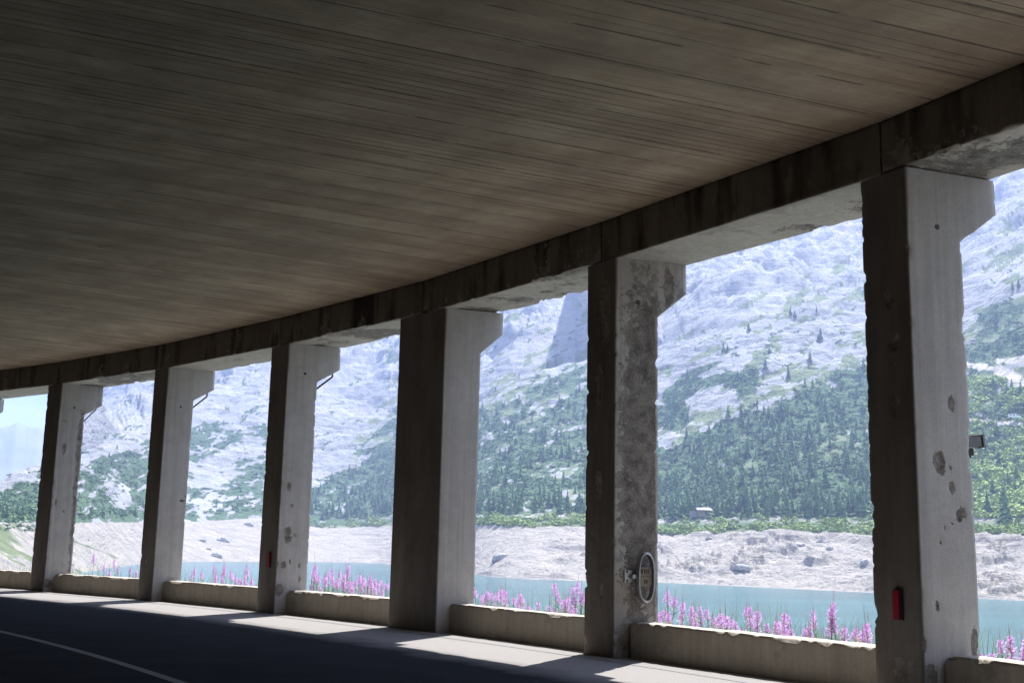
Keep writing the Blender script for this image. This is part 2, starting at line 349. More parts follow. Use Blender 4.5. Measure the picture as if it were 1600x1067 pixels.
for ci, (L_, Mr, saz, dc, dsft) in enumerate(COLS):
    near = 2 <= ci <= 7
    zs_, zo_ = CORB.get(ci, (4.80, 5.17)); sd_ = dirv(saz)
    org = Vector((*((L_ + Mr) / 2), 0)); root = empty('concrete_column', org)
    tag(root, CLAB[ci], 'column', 'columns of the gallery', 'thing')
    def depth(z, zs_=zs_, zo_=zo_, dc=dc, dsft=dsft):
        if z <= zs_: return dsft
        if z >= zo_: return dc
        return dsft + (dc - dsft) * (z - zs_) / (zo_ - zs_)
    def foot(z, L_=L_, Mr=Mr, sd_=sd_):
        d = depth(z); return [L_, Mr, Mr + sd_ * d, L_ + sd_ * d]
    st = .034 if near else .3
    mt = {5: M_COLW, 3: M_COLW, 4: M_COLW, 6: M_ROUGH, 7: M_COLW}.get(ci, M_COL)
    o3 = (org.x, org.y, 0)
    nz = int((zs_ + .1) / st)
    tower('shaft', list(np.linspace(-.1, zs_, nz)), foot, mt, root, o3, SPALL.get(ci, []), EDGEDMG.get(ci, .3) if near else 0, ci * 5.3, step=.032 if near else .3)
    zz = list(np.linspace(zs_, zo_, 14)) + list(np.linspace(zo_, ZH - .002, 14))[1:]
    tower('corbel', zz, foot, mt, root, o3, SPALL.get(ci, []), EDGEDMG.get(ci, .3) * .7 if near else 0, ci * 5.3, step=.032 if near else .3)
    tan = (Mr - L_).normalized()
    if ci in HOLES:
        u, z = HOLES[ci]; p = Mr + sd_ * u - Vector((org.x, org.y)); n_ = Vector((tan.x, tan.y)); mb = MB()
        mb.tube([(p.x - n_.x * .05, p.y - n_.y * .05, z), (p.x + n_.x * .004, p.y + n_.y * .004, z)], .03, 12)
        mb.build('drain_hole', M_BLACK, root)
    if ci in (2, 3, 4):
        mb = MB(); q0, q1 = {2: (4.55, 4.93), 3: (4.60, 4.93), 4: (4.62, 4.93)}[ci]
        for off in (.06,):
            b0 = Mr + sd_ * (dsft - .01) - tan * off - Vector((org.x, org.y)); b1 = Mr + sd_ * (dc - .13) - tan * off - Vector((org.x, org.y))
            mid_ = b0.lerp(b1, .5)
            mb.tube([(b0.x, b0.y, q0), (b1.x, b1.y, q1), (b1.x, b1.y, q1 + .16)], .022, 6)
        mb.build('bent_steel_strip', M_RUST if ci != 2 else M_METAL, root)

# beams, spans between joints over the columns
joint = [(c[0] + c[1]) / 2 for c in COLS]
BLAB = ['concrete edge beam over the opening left of the view', 'second edge beam beyond the left end of the view', 'concrete edge beam above the leftmost visible opening', 'concrete edge beam above the opening right of the farthest full column',
        'edge beam with a black water stain above the third opening from left', 'concrete edge beam above the opening left of the widest column', 'clean pale-bottomed edge beam right of the widest column',
        'edge beam with a broken underside between the crumbling and the nearest column', 'dark blotched edge beam at top right beyond the nearest column', 'second edge beam beyond the right end of the view', 'third edge beam beyond the right end of the view']
BD = [.2, .2, .7, .3, .6, .7, .12, 1.05, 1.15, .2, .2]
for i in range(len(COLS) - 1):
    a, b = joint[i], joint[i + 1]; sa, sb = dirv(COLS[i][2]) * COLS[i][3], dirv(COLS[i + 1][2]) * COLS[i + 1][3]
    near = 1 <= i <= 8; seg = 130 if near else 12
    ti = (b - a).normalized(); a2, b2 = a + ti * .012, b - ti * .012
    # profile points around section: inner face bottom->top, top, outer, soffit
    prof = [(0, ZH + k * (ZC - .006 - ZH) / 16) for k in range(17)] + [(1, ZC - .006), (1, ZH + .3)] + [(1 - k / 28, ZH) for k in range(28)]
    nP = len(prof); V = np.zeros((seg + 1, nP, 3)); S = np.zeros((seg + 1, nP))
    for s in range(seg + 1):
        f = s / seg; pi = a2.lerp(b2, f); po = (a2 + sa).lerp(b2 + sb, f)
        # bow the chord on to the arc is negligible (0.05 m)
        for j, (d, z) in enumerate(prof): 
            p = pi.lerp(po, d); V[s, j] = (p.x, p.y, z)
    if near:
        ss_ = np.linspace(0, 5.1, seg + 1)[:, None] + i * 11.0; dd = np.array([p[0] for p in prof])[None]; zz = np.array([p[1] for p in prof])[None]
        sof = (zz <= ZH + .001) & (dd >= 0); nse = fbm(ss_ * 1.6, dd * 2.0 + i * 3, 5, 4, .6)
        nse2 = fbm(ss_ * .9 + 3, dd * 1.1 + i * 3 + 9, 3, 8, .5)
        band = np.clip(1 - np.abs(dd - .55) / .4, 0, 1)
        sv = np.where(sof, (nse - .5) * 1.4 + (nse2 - .5) + BD[i] * (.42 + .5 * band) - .06, 0)
        inn = (dd == 0); low = np.clip(1 - (zz - ZH) / .45, 0, 1)
        sv = np.where(inn, (nse - .5) * 1.3 + BD[i] * .42 * low + .04, sv)
        sv = np.clip(sv, 0, 1); S[:] = sv
        dz = np.where(sof & (sv > .42), .03 * nse, 0.); dz = dz + np.where((dd > .93) & sof, np.clip(fbm(ss_ * 3, dd * 0 + 1, 4, 5) - .5, 0, 1) * .35 * BD[i], 0)
        V[..., 2] += dz
        nn = Vector((ti.y, -ti.x)); lowe = (inn & (zz <= ZH + .001))
        V[..., 2] += np.where(lowe, np.clip(fbm(ss_ * 5, zz * 0 + 2, 4, 6) - .55, 0, 1) * .2 * BD[i], 0)
    org = (V[:, :, 0].mean(), V[:, :, 1].mean(), ZH)
    ii, jj = np.meshgrid(np.arange(seg), np.arange(nP), indexing='ij'); q = (ii * nP + jj).ravel(); r = (ii * nP + (jj + 1) % nP).ravel()
    F = np.stack([q, r, r + nP, q + nP], 1)
    GR = np.repeat(np.array([1. if d == 0 else 0. for d, z in prof])[None], seg + 1, 0)  # inner face of the beam: weathering and painted shade together
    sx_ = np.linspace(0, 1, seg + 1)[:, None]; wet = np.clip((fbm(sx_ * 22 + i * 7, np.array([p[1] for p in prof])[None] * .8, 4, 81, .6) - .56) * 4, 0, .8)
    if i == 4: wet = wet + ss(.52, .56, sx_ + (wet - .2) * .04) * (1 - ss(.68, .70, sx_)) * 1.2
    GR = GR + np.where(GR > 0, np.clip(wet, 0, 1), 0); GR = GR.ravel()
    o = npmesh('edge_beam', V.reshape(-1, 3), F, M_BEAM, None, attrs={'spall': S.ravel(), 'grime_shade': GR}, origin=org); tag(o, BLAB[i], 'beam', 'edge beams of the gallery', 'thing')

# parapets
PLAB = ['low concrete parapet beyond the left end of the view', 'low concrete parapet wall at the far left edge below the green bank', 'low concrete parapet wall between the farthest full column and the second one',
        'low parapet wall between the second and third full columns from left', 'low parapet wall just left of the widest column', 'low parapet wall between the widest and the crumbling column',
        'low parapet wall between the crumbling and the nearest column', 'low parapet wall at the bottom right corner beyond the nearest column', 'low parapet wall just beyond the right end of the view', 'second low parapet wall beyond the right end of the view', 'third low parapet wall beyond the right end of the view']
for i in range(len(COLS) - 1):
    A_, B_ = COLS[i], COLS[i + 1]; rec = .24
    sa, sb = dirv(A_[2]), dirv(B_[2])
    a = A_[1] + sa * rec; b = B_[0] + sb * rec; ti = (b - a).normalized(); a = a + ti * .02; b = b - ti * .012; no = Vector((-ti.y, ti.x)); th = .30
    if no.dot(sa) < 0: no = -no
    H = .475; near = 1 <= i <= 7; seg = int((b - a).length / .035) if near else 10
    prof = [(0, -.1 + k * (H + .1) / 14) for k in range(15)] + [(k / 8 * th, H) for k in range(1, 9)] + [(th, H - .3), (th, -.1)]
    nP = len(prof); pp = np.array(prof); s_ = np.linspace(0, (b - a).length, seg + 1)
    V = np.zeros((seg + 1, nP, 3)); V[..., 0] = a.x + ti.x * s_[:, None] + no.x * pp[None, :, 0]; V[..., 1] = a.y + ti.y * s_[:, None] + no.y * pp[None, :, 0]; V[..., 2] = pp[None, :, 1]
    sw = fbm(s_[:, None] * 2.1 + i * 9, pp[None, :, 0] * 3, 3, 3); V[..., 2] += np.where(pp[None, :, 1] > .4, (sw - .5) * .02, 0)
    S = np.zeros((seg + 1, nP)); edge = np.clip(1 - (np.abs(pp[None, :, 0]) + np.abs(pp[None, :, 1] - H)) / .045, 0, 1)
    nz = fbm(s_[:, None] * 4.7 + i * 9, pp[None, :, 0] * 0 + i, 5, 3, .62); ch = np.clip(nz - .5, 0, 1) * 6 * edge
    V[..., 2] -= np.minimum(ch * .035, .04); V[..., 0] += no.x * np.minimum(ch * .03, .035); V[..., 1] += no.y * np.minimum(ch * .03, .035); S = np.maximum(S, np.minimum(ch * 1.2, .75))
    # rounded end
    for s in range(min(3, seg)):
        V[s, :, 2] -= np.where(pp[:, 1] > .4, [.03, .012, .004][s], 0)
    org = ((a.x + b.x) / 2, (a.y + b.y) / 2, 0)
    ii, jj = np.meshgrid(np.arange(seg), np.arange(nP - 1), indexing='ij'); q = (ii * nP + jj).ravel(); F = np.stack([q, q + nP, q + nP + 1, q + 1], 1)
    VV = V.reshape(-1, 3); n0 = len(VV)
    caps = []
    for s, fl in ((0, 0), (seg, 1)):
        for j in range(0, nP // 2 - 1):
            q = [s * nP + j, s * nP + j + 1, s * nP + nP - 2 - j, s * nP + nP - 1 - j]; caps.append(q if not fl else q[::-1])
    F = np.vstack([F, np.array(caps)])
    o = npmesh('parapet_wall', VV, F, M_PAR, None, attrs={'spall': S.ravel()}, origin=org); tag(o, PLAB[i], 'parapet', 'parapet walls of the gallery', 'thing')

# ceiling, road, rear wall
angs = np.arange(39.18 - 32, 59.8 + 62, .5)
def strip(name, ts, zf_, m, skew=0., flip=False, kind='structure', a0=None):
    aa = angs if a0 is None else a0
    V = []; UV = []
    for a in aa:
        W = arc(a); d = dirv(a + skew)
        for t_ in ts:
            p = W - d * t_; V.append((p.x, p.y, zf_)); UV.append((math.radians(a) * RAD, t_))
    o = npmesh(name, V, grid_faces(len(aa), len(ts), flip), m, None, uv=UV); tag(o, kind=kind); return o
cs = strip('ceiling', list(np.linspace(-1.15, 11.9, 14)), ZC, M_CEIL, 7.0, flip=False)
M_SLAB = plain('roof_concrete', (.2, .19, .17), .9)
strip('roof', list(np.linspace(-1.2, 13, 8)), ZC + .55, M_SLAB, 0)
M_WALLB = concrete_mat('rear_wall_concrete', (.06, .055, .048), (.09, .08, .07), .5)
V = []; 
for a in angs:
    p = arc(a, 10.1); V += [(p.x, p.y, -.1), (p.x, p.y, ZC + .5)]
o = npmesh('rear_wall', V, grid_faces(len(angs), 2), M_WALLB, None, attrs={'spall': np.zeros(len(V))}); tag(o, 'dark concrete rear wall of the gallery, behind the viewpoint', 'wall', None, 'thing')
# added unseen walls beyond both ends of the colonnade, to cut interior light
for lo, hi, lab in ((angs[0], math.degrees(math.atan2(COLS[0][0].x - C0.x, COLS[0][0].y - C0.y)) - .1, 'added light-blocking wall beyond the left end of the colonnade'), (math.degrees(math.atan2(COLS[-1][1].x - C0.x, COLS[-1][1].y - C0.y)) + .1, angs[-1], 'added light-blocking wall beyond the right end of the colonnade')):
    V = []; aa = np.linspace(lo, hi, 40)
    for t_, z_ in ((0, -.2), (0, ZC - .01), (-1.1, ZC - .01), (-1.1, -.2)):
        for a in aa: p = arc(a, t_); V.append((p.x, p.y, z_))
    o = npmesh('light_block_wall', V, grid_faces(4, 40), M_WALLB, None, attrs={'spall': np.zeros(len(V))}); tag(o, lab, 'wall', None, 'thing')
for a, lab in ((angs[0], 'added end wall blocking light at the far left'), (angs[-1], 'added end wall blocking light behind the viewpoint')):
    p, q = arc(a, -1.1), arc(a, 10.1); o = npmesh('light_block_end', [(p.x, p.y, -.2), (q.x, q.y, -.2), (q.x, q.y, ZC - .01), (p.x, p.y, ZC - .01)], [[0, 1, 2, 3]], M_WALLB, None, attrs={'spall': np.zeros(4)}); tag(o, lab, 'wall', None, 'thing')  # added unseen end walls, keeping daylight out of the open ends
# roof edge fascia (outer)
V = []
for a in angs:
    p = arc(a, -1.17); V += [(p.x, p.y, ZC + .003), (p.x, p.y, ZC + .55)]
o = npmesh('roof_edge', V, grid_faces(len(angs), 2), M_SLAB); o['kind'] = 'structure'
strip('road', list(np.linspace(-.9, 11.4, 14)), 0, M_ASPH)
fa = np.arange(15, 85, .25)
strip('road_centre_line', [6.09, 6.21], .004, M_PAINT, a0=fa)
strip('road_edge_line', [.36, .45], .004, M_PAINT, a0=fa)

# ------------------------------------------------------------------ terrain
ZL = -14.0
def curve(pts):                      # control points seen from the viewpoint -> azimuth/elevation table
    q = sorted(pe(x, y) for x, y in pts); A = np.array(q); return A[:, 0], A[:, 1]
cw = curve([(-100, 930), (0, 920), (110, 900), (150, 893), (218, 877.5), (290, 877), (600, 878), (690, 889), (760, 904), (860, 906), (1000, 908), (1100, 913), (1350, 925), (1590, 938), (1750, 945)])
ct = curve([(-100, 813), (0, 816), (115, 816), (300, 815), (410, 808), (490, 822), (600, 817), (760, 814), (910, 817), (1040, 827), (1200, 824), (1360, 829), (1530, 828), (1750, 830)])
cc = curve([(-150, 800), (-60, 795), (0, 778), (30, 752), (62, 728), (126, 713), (180, 695), (237, 674), (302, 648), (424, 604), (500, 612), (600, 645), (680, 658), (751, 633), (810, 597), (852, 580), (914, 566), (1030, 545), (1200, 520), (1400, 480), (1600, 430), (1750, 400)])
ck = curve([(-150, 815), (0, 800), (60, 750), (75, 740), (98, 724), (118, 664), (132, 640), (150, 628), (166, 614), (180, 607), (200, 600), (240, 588), (300, 555), (400, 490), (600, 400), (800, 310), (1100, 230), (1400, 190), (1750, 170)])
fine = np.arange(-27.2, 27.2, .052)
az = np.concatenate([np.arange(-178, -60, 6.), np.arange(-60, -27.3, 1.2), fine, np.arange(28, 60, 1.2), np.arange(60, 182.1, 6.)])
AZ = az[:, None]
ew, et, ec, ek = [np.interp(az, *c_) for c_ in (cw, ct, cc, ck)]
def smooth_az(v, wd):
    K = np.exp(-((az[:, None] - az[None, :]) / wd) ** 2) * np.gradient(az)[None, :]; return (K @ v) / K.sum(1)
ew = smooth_az(ew, 1.3); et = smooth_az(et, .35); ec = smooth_az(ec, .5); ek = smooth_az(ek, .25)
rw = smooth_az((1.45 - ZL) / np.tan(np.radians(-ew)), 2.0); ew = -np.degrees(np.arctan((1.45 - ZL) / rw)); rt_ = rw * 1.12 + 60
rc = rt_ * 1.05 + 520 + 90 * np.sin(az * .4); rk = rc + 1500
rk = np.where(ek < ec + .3, rc + 300, rk)
def seg(r0, e0, r1, e1, n, pr=1.0, pe_=1.0):
    v = (np.arange(n) / n)[None, :]; return r0[:, None] + (r1 - r0)[:, None] * v ** pr, e0[:, None] + (e1 - e0)[:, None] * v ** pe_
parts = []
# near ground: absolute heights
nr = np.concatenate([np.arange(8, 60, .8), np.geomspace(60, 220, 24)]); R0 = np.repeat(nr[None, :], len(az), 0)
X0 = R0 * np.sin(np.radians(AZ)); Y0 = R0 * np.cos(np.radians(AZ))
q = np.hypot(X0 - C0.x, Y0 - C0.y) - RAD
Z0 = np.where(q > .5, -.30 - np.clip(q - 3.6, 0, 60) * .55 + (fbm(X0 * .7, Y0 * .7, 4, 1) - .5) * np.clip(q - .8, 0, 1) * .25, -.5)
Z0 = np.maximum(Z0, -22)
Z0 = np.where(q < -11.6, np.minimum(6.9, -.5 + (-q - 11.6) * 14) + np.clip(-q - 14, 0, 400) * .55, Z0)
back = (np.abs(az) > 75)
S1 = seg(rw * .85, ew, rw, ew, 4)
Rs, Zs = [R0], [Z0]
v_row = [np.zeros_like(R0)]
def addseg(r, z, tagv):
    Rs.append(r); Zs.append(z); v_row.append(tagv)
n1, n2, n3 = 110, 330, 230
addseg(*[a_ for a_ in (S1[0], np.repeat(np.linspace(-21, ZL - 1.0, 4)[None], len(az), 0))], np.zeros_like(S1[0]))
r, el = seg(rw, ew, rt_, et, n1, 1.0, .92); addseg(r, 1.45 + r * np.tan(np.radians(el)), 1 + np.repeat((np.arange(n1) / n1)[None], len(az), 0))
r, el = seg(rt_, et, rc, ec, n2, 1.0, .95); addseg(r, 1.45 + r * np.tan(np.radians(el)), 2 + np.repeat((np.arange(n2) / n2)[None], len(az), 0))
# beyond the crest: dip, then rise to the skyline (with the shaded cliff where the photograph shows one)
v = (np.arange(n3) / n3)[None, :]
r = rc[:, None] + (rk - rc)[:, None] * v ** 1.2
base = ec[:, None] - .25 * np.sin(np.clip(v * 12, 0, 1) * math.pi) + (ek - ec)[:, None] * np.clip((v - .06) / .94, 0, 1) ** .85
addseg(r, 1.45 + r * np.tan(np.radians(base)), 3 + np.repeat(v, len(az), 0))
rl = np.stack([rk, rk + 150, rk + 700, np.full_like(rk, 6900)], 1); zk = 1.45 + rk * np.tan(np.radians(ek))
zl = np.stack([zk, zk - 60, np.maximum(zk * .2, -20) - 2, np.full_like(zk, -20)], 1); addseg(rl, zl, np.full_like(rl, 4.0))
R_ = np.concatenate(Rs, 1); Z_ = np.concatenate(Zs, 1); T_ = np.concatenate(v_row, 1)
X_ = R_ * np.sin(np.radians(AZ)); Y_ = R_ * np.cos(np.radians(AZ))
behind = np.repeat((np.abs(az) > 100)[:, None], R_.shape[1], 1)
Z_ = np.where(behind & (R_ > 60), np.minimum(60 * .55 + (R_ - 60) * .4 + 5, 600), Z_)
ELv = np.degrees(np.arctan2(Z_ - 1.45, R_)); AZb = np.repeat(AZ, R_.shape[1], 1)
# shaded cliffs: lift steep walls
CM = np.zeros_like(Z_)
def cliff(a0, a1, e0f, e1f, k0, k1):
    """between azimuths a0..a1 the far slope steps up as one steep wall from e0 to e1 over short range"""
    global X_, Y_, R_
    for i in np.nonzero((az > a0) & (az < a1))[0]:
        e0, e1 = e0f(az[i]), e1f(az[i])
        if e1 <= e0: continue
        row = ELv[i]; idx = np.nonzero((T_[i] >= 3.05) & (T_[i] < 4.0) & (row > e0) & (row < e1))[0]
        if len(idx) < 3: continue
        r0 = R_[i, idx[0]]; f = (idx - idx[0]) / (len(idx)); newr = r0 + f * 30
        nz = fbm(np.full(len(idx), az[i] * 1.3), f * 3, 4, 77) - .5; newr = newr + nz * 9
        elv = np.radians(row[idx]); R_[i, idx] = newr; Z_[i, idx] = 1.45 + newr * np.tan(elv); CM[i, idx] = 1
        # push what lies behind forward in elevation unchanged
    X_ = R_ * np.sin(np.radians(AZ)); Y_ = R_ * np.cos(np.radians(AZ))
def lin(pts):
    A = np.array(sorted(pe(x, y) for x, y in pts)); return lambda a_: float(np.interp(a_, A[:, 0], A[:, 1]))
cliff(pe(842, 560)[0], pe(1040, 500)[0], lin([(842, 590), (914, 566), (1040, 540)]), lin([(842, 588), (855, 560), (870, 520), (884, 470), (895, 430), (960, 400), (1000, 440), (1040, 535)]), 0, 0)
cliff(pe(98, 700)[0], pe(215, 640)[0], lin([(70, 735), (126, 713), (237, 674)]), lin([(70, 722), (100, 692), (130, 648), (150, 633), (163, 632), (172, 660), (190, 680), (215, 682)]), 0, 0)
for _ in range(6): CM = np.maximum(CM, .85 * np.maximum(np.maximum(np.roll(CM, 3, 1), np.roll(CM, -3, 1)), np.maximum(np.roll(CM, 3, 0), np.roll(CM, -3, 0))))
# relief
P1 = (X_ + .35 * Y_); HH = Z_ - .32 * X_
amp = ss(2.05, 2.6, T_) * 1.0
big_ = fbm(X_ / 260, Y_ / 260, 4, 21) - .5
strat = np.abs(fbm(X_ / 150 + Z_ / 90, HH / 34, 5, 31, .55) - .5) * 2
rug = fbm(X_ / 32, Y_ / 32, 5, 41, .6) - .5
rug2 = np.abs(fbm(X_ / 14, Y_ / 20 + Z_ / 9, 4, 43, .6) - .5)
nearcrest = np.exp(-((T_ - 3) / .12) ** 2)
Dz = .8 * amp * (big_ * 60 * (1 - .8 * nearcrest) + strat * 22 * (1 - .5 * nearcrest) + rug * 14 + rug2 * 9)
far3 = ss(3.05, 3.3, T_); Dz += far3 * (strat * 34 + rug * 18 + rug2 * 12)
# rocky drawn-down shore
sh = ss(1.0, 1.06, T_) * (1 - ss(1.9, 2.05, T_)); flat_left = 1 - ss(-17, -5, AZb) * 1.0
shn = np.abs(fbm(X_ / 26 + Z_ / 7, Y_ / 30, 5, 51, .6) - .5) * 2
rockr = ss(-4, 10, AZb) * .8 + .2
blk = np.maximum(fbm(X_ / 5 + Z_ / 6, Y_ / 7, 5, 61, .65) - .5, 0); blk = np.minimum(blk, .09) * (1 - ss(1.75, 1.95, T_))
outc = ss(.5, .62, fbm(X_ / 30 + Y_ / 60, Y_ / 22, 3, 66)) 
Dz += sh * rockr * ((shn - .3) * 4.5 + blk * 24 * outc + blk * 5 + (outc - .4) * 1.6) * (1 - flat_left * .75)
Dz = np.where(behind, 0, Dz * (1 - .86 * CM) * (1 - .8 * (1 - ss(-21.5, -19, AZb)) * ss(2.5, 3, T_))); Z2 = Z_ + Dz
Z2 = np.where((T_ > 1) & (T_ < 1.06), np.maximum(Z2, ZL - .8), Z2)
# land cover
def cov(pts):
    A = np.array(sorted(pe(x, y) for x, y in pts)); return np.interp(AZb, A[:, 0], A[:, 1])
lim = cov([(-60, 800), (0, 770), (60, 745), (130, 728), (237, 690), (300, 668), (424, 665), (480, 760), (500, 750), (560, 700), (615, 655), (680, 690), (751, 640), (852, 590), (914, 572), (1010, 610), (1028, 705), (1130, 655), (1240, 612), (1365, 560), (1480, 560), (1600, 480), (1750, 470)])
AA = np.array(sorted((pe(x, 600)[0], d) for x, d in [(-60, .8), (0, .85), (60, .8), (130, .58), (240, .6), (424, .62), (500, .8), (620, .85), (751, .78), (914, .74), (1028, .98), (1365, 1.0), (1500, .8), (1700, .8)]))
dens = np.interp(AZb, AA[:, 0], AA[:, 1])
El2 = np.degrees(np.arctan2(Z2 - 1.45, R_))
n_a = fbm(AZb * 2.2 + El2 * 1.2, (El2 - .45 * AZb) * 5, 5, 91, .55); n_b = fbm(X_ / 18, Y_ / 18, 4, 93)
veg = ss(-.25, .35, (lim - El2) + (n_a - .5) * 1.6) * np.clip(dens + (n_a - .5) * 1.9 + (n_b - .5) * .7, 0, 1)
thin = np.clip((n_a - .60) * 5, 0, 1) * (1 - ss(3, 9, El2 - lim)) * .8; veg = np.maximum(veg, thin)
for (bx, by, rx, ry, sgn) in [(1060, 612, 50, 20, 1), (1125, 592, 40, 10, 1), (1160, 600, 34, 22, 1), (1050, 648, 42, 26, 1), (1090, 580, 60, 6, 1), (1120, 625, 40, 14, -1), (1340, 590, 30, 10, 1), (1560, 490, 40, 14, 1), (1590, 540, 40, 16, 1), (1540, 520, 20, 8, 1), (800, 618, 34, 9, -1), (860, 625, 40, 9, -1), (830, 655, 30, 6, -1), (785, 700, 20, 6, -1), (540, 725, 50, 10, -1), (590, 690, 25, 8, -1),
                             (180, 770, 22, 22, -.6), (330, 735, 50, 26, -.8), (390, 700, 30, 20, -.6), (1560, 590, 60, 18, -1), (880, 740, 30, 8, -.8), (895, 775, 20, 14, -.7), (1365, 458, 25, 10, 1)]:
    a_, e_ = pe(bx, by); ra, re = rx / 31.4 * .9, ry / 31.4
    ea = np.radians(22) if by < 760 else 0
    da, de = AZb - a_, El2 - e_ ; dd_ = np.hypot((da * math.cos(ea) + de * math.sin(ea)) / ra, (-da * math.sin(ea) + de * math.cos(ea)) / re) + (n_b - .5) * 1.2
    msk = 1 - ss(.7, 1.15, dd_); veg = veg + (np.where(sgn > 0, 1.0, 0.0) - veg) * msk * abs(sgn)
bandn = ss(.54, .62, fbm(AZb * 1.1 + 5, (El2 - .42 * AZb) * 3.2, 4, 71)) * ss(pe(600, 800)[0], pe(760, 800)[0], AZb) * ss(2.06, 2.12, T_) * (.85 * ss(.60, .68, fbm(AZb * .9 + 2, El2 * 1.2, 3, 72))) * ss(-.1, .5, lim - El2)
veg *= 1 - bandn
veg *= ss(1.97, 2.02, T_)
grass = ss(-.2, .9, (lim + 1.2 - El2)) * np.clip((n_b - .42) * 4, 0, 1) * ss(1.98, 2.03, T_)
grass = np.maximum(grass, ss(.55, .66, fbm(AZb * 1.3, (El2 - .4 * AZb) * 3, 4, 95)) * (1 - ss(4, 8, El2 - lim)) * (T_ > 2) * .8)
mead = (T_ >= 1) & (T_ < 2)
grass = grass * (.35 + .65 * ss(-9, -6, AZb)); gl = (1 - ss(-24.5, -19.5, AZb)) * mead * np.clip(.35 + ss(-1.4, .6, El2) * .6 + (n_b - .5) * 1.6 + (fbm(X_ / 60, (El2 + .5 * AZb) * 2, 3, 97) - .5), 0, 1)
grass = np.maximum(grass, gl)
st_ = ss(.55, .68, fbm(AZb * .7, (El2 + .42 * AZb) * 4.5, 4, 98)) * (1 - ss(-19.5, -16, AZb)) * ss(-26, -22, AZb) * mead * (1 - ss(-.2, .4, El2)); grass = np.maximum(grass, st_ * .8)
grass = np.where(T_ == 0, .42, grass)
strip_ = np.exp(-((T_ - 1.97) / .05) ** 2) * ss(-9.5, -7.5, AZb); grass = np.maximum(grass, strip_)
# gravel track at right
path = np.zeros_like(El2)
for (x0, y0), (x1, y1), wd in [((1510, 570), (1560, 578), 5), ((1560, 578), (1620, 612), 9), ((1560, 565), (1620, 560), 5), ((1500, 655), (1620, 664), 3), ((1515, 640), (1545, 655), 3)]:
    A0, E0 = pe(x0, y0); A1, E1 = pe(x1, y1); dx, dy = A1 - A0, E1 - E0; L2 = dx * dx + dy * dy
    tt = np.clip(((AZb - A0) * dx + (El2 - E0) * dy) / L2, 0, 1); d_ = np.hypot(AZb - A0 - tt * dx, El2 - E0 - tt * dy)
    path = np.maximum(path, 1 - ss(wd / 31.4 * .6, wd / 31.4 * 1.1, d_ + (n_b - .5) * .15))
road_t = np.exp(-((T_ - 2.035) / .014) ** 2); path = np.maximum(path, road_t * ss(-9, -6, AZb) * .45)
veg *= 1 - path; grass = np.maximum(grass, bandn); grass *= 1 - path
shore = mead.astype(float)
peak = ss(.55, .75, fbm(AZb * .5 + 3, El2 * .5 + 1, 3, 99)) * ss(3.2, 3.5, T_)
def mountain_mat():
    m, t, b = mat('limestone_and_dwarf_pine', .95); co = N(t, 'ShaderNodeNewGeometry').outputs['Position']
    n1_ = noise(t, co, .012, 8, .62); n2_ = noise(t, co, .07, 8, .68, .4); n3_ = noise(t, co, .5, 6, .7)
    st = noise(t, co, .03, 7, .65, .6, (.35, .35, 2.4))
    c = mix(t, ramp(t, n1_, [(.3, 0.), (.7, 1.)]), (.30, .305, .325), (.43, .435, .45))
    c = mix(t, math_(t, 'MULTIPLY', ramp(t, st, [(.48, 0.), (.62, 1.)]), .6), c, (.22, .23, .23))
    c = mix(t, math_(t, 'MULTIPLY', ramp(t, n2_, [(.5, 0.), (.70, 1.)]), .5), c, (.19, .21, .18))
    c = mix(t, math_(t, 'MULTIPLY', ramp(t, n3_, [(.45, 0.), (.75, 1.)]), .25), c, (.2, .2, .2))
    shc = mix(t, ramp(t, n2_, [(.35, 0.), (.7, 1.)]), (.44, .40, .35), (.31, .295, .275))
    shc = mix(t, math_(t, 'MULTIPLY', ramp(t, n3_, [(.5, 0.), (.7, 1.)]), .5), shc, (.20, .2, .2))
    c = mix(t, attr(t, 'shore'), c, shc)
    c = mix(t, math_(t, 'MULTIPLY', attr(t, 'peak'), .6), c, (.62, .5, .42))
    jit = math_(t, 'MULTIPLY', math_(t, 'SUBTRACT', math_(t, 'ADD', math_(t, 'MULTIPLY', n2_, .5), math_(t, 'MULTIPLY', n3_, .5)), .5), 1.1)
    g = ramp(t, math_(t, 'ADD', attr(t, 'grass'), jit), [(.42, 0.), (.62, 1.)])
    gc = mix(t, ramp(t, n2_, [(.35, 0.), (.65, 1.)]), (.10, .155, .055), (.19, .235, .10))
    c = mix(t, math_(t, 'MULTIPLY', g, .85), c, gc)
    vg = ramp(t, math_(t, 'ADD', attr(t, 'veg'), jit), [(.42, 0.), (.52, 1.)])
    vc = mix(t, ramp(t, n3_, [(.35, 0.), (.65, 1.)]), (.045, .10, .055), (.12, .185, .08))
    c = mix(t, vg, c, vc)
    c = mix(t, attr(t, 'path'), c, (.52, .49, .44))
    t.links.new(c, b.inputs['Base Color']); b.inputs['Specular IOR Level'].default_value = .1
    h = math_(t, 'ADD', math_(t, 'MULTIPLY', n2_, 9.), math_(t, 'MULTIPLY', n3_, 2.2)); h = math_(t, 'ADD', h, math_(t, 'MULTIPLY', st, 9.))
    h = math_(t, 'ADD', h, math_(t, 'MULTIPLY', math_(t, 'MULTIPLY', vg, noise(t, co, .33, 3, .6)), 4.))
    bump(t, b, h, 1.0, .9); return m
M_MTN = mountain_mat()
nA, nR = R_.shape
V = np.stack([X_, Y_, Z2], -1)
o = npmesh('mountainside', V.reshape(-1, 3), grid_faces(nA, nR, True), M_MTN, None, True, attrs={'veg': veg, 'grass': grass, 'path': path, 'shore': shore, 'peak': peak}); o['kind'] = 'structure'
PX, PY = proj(V)
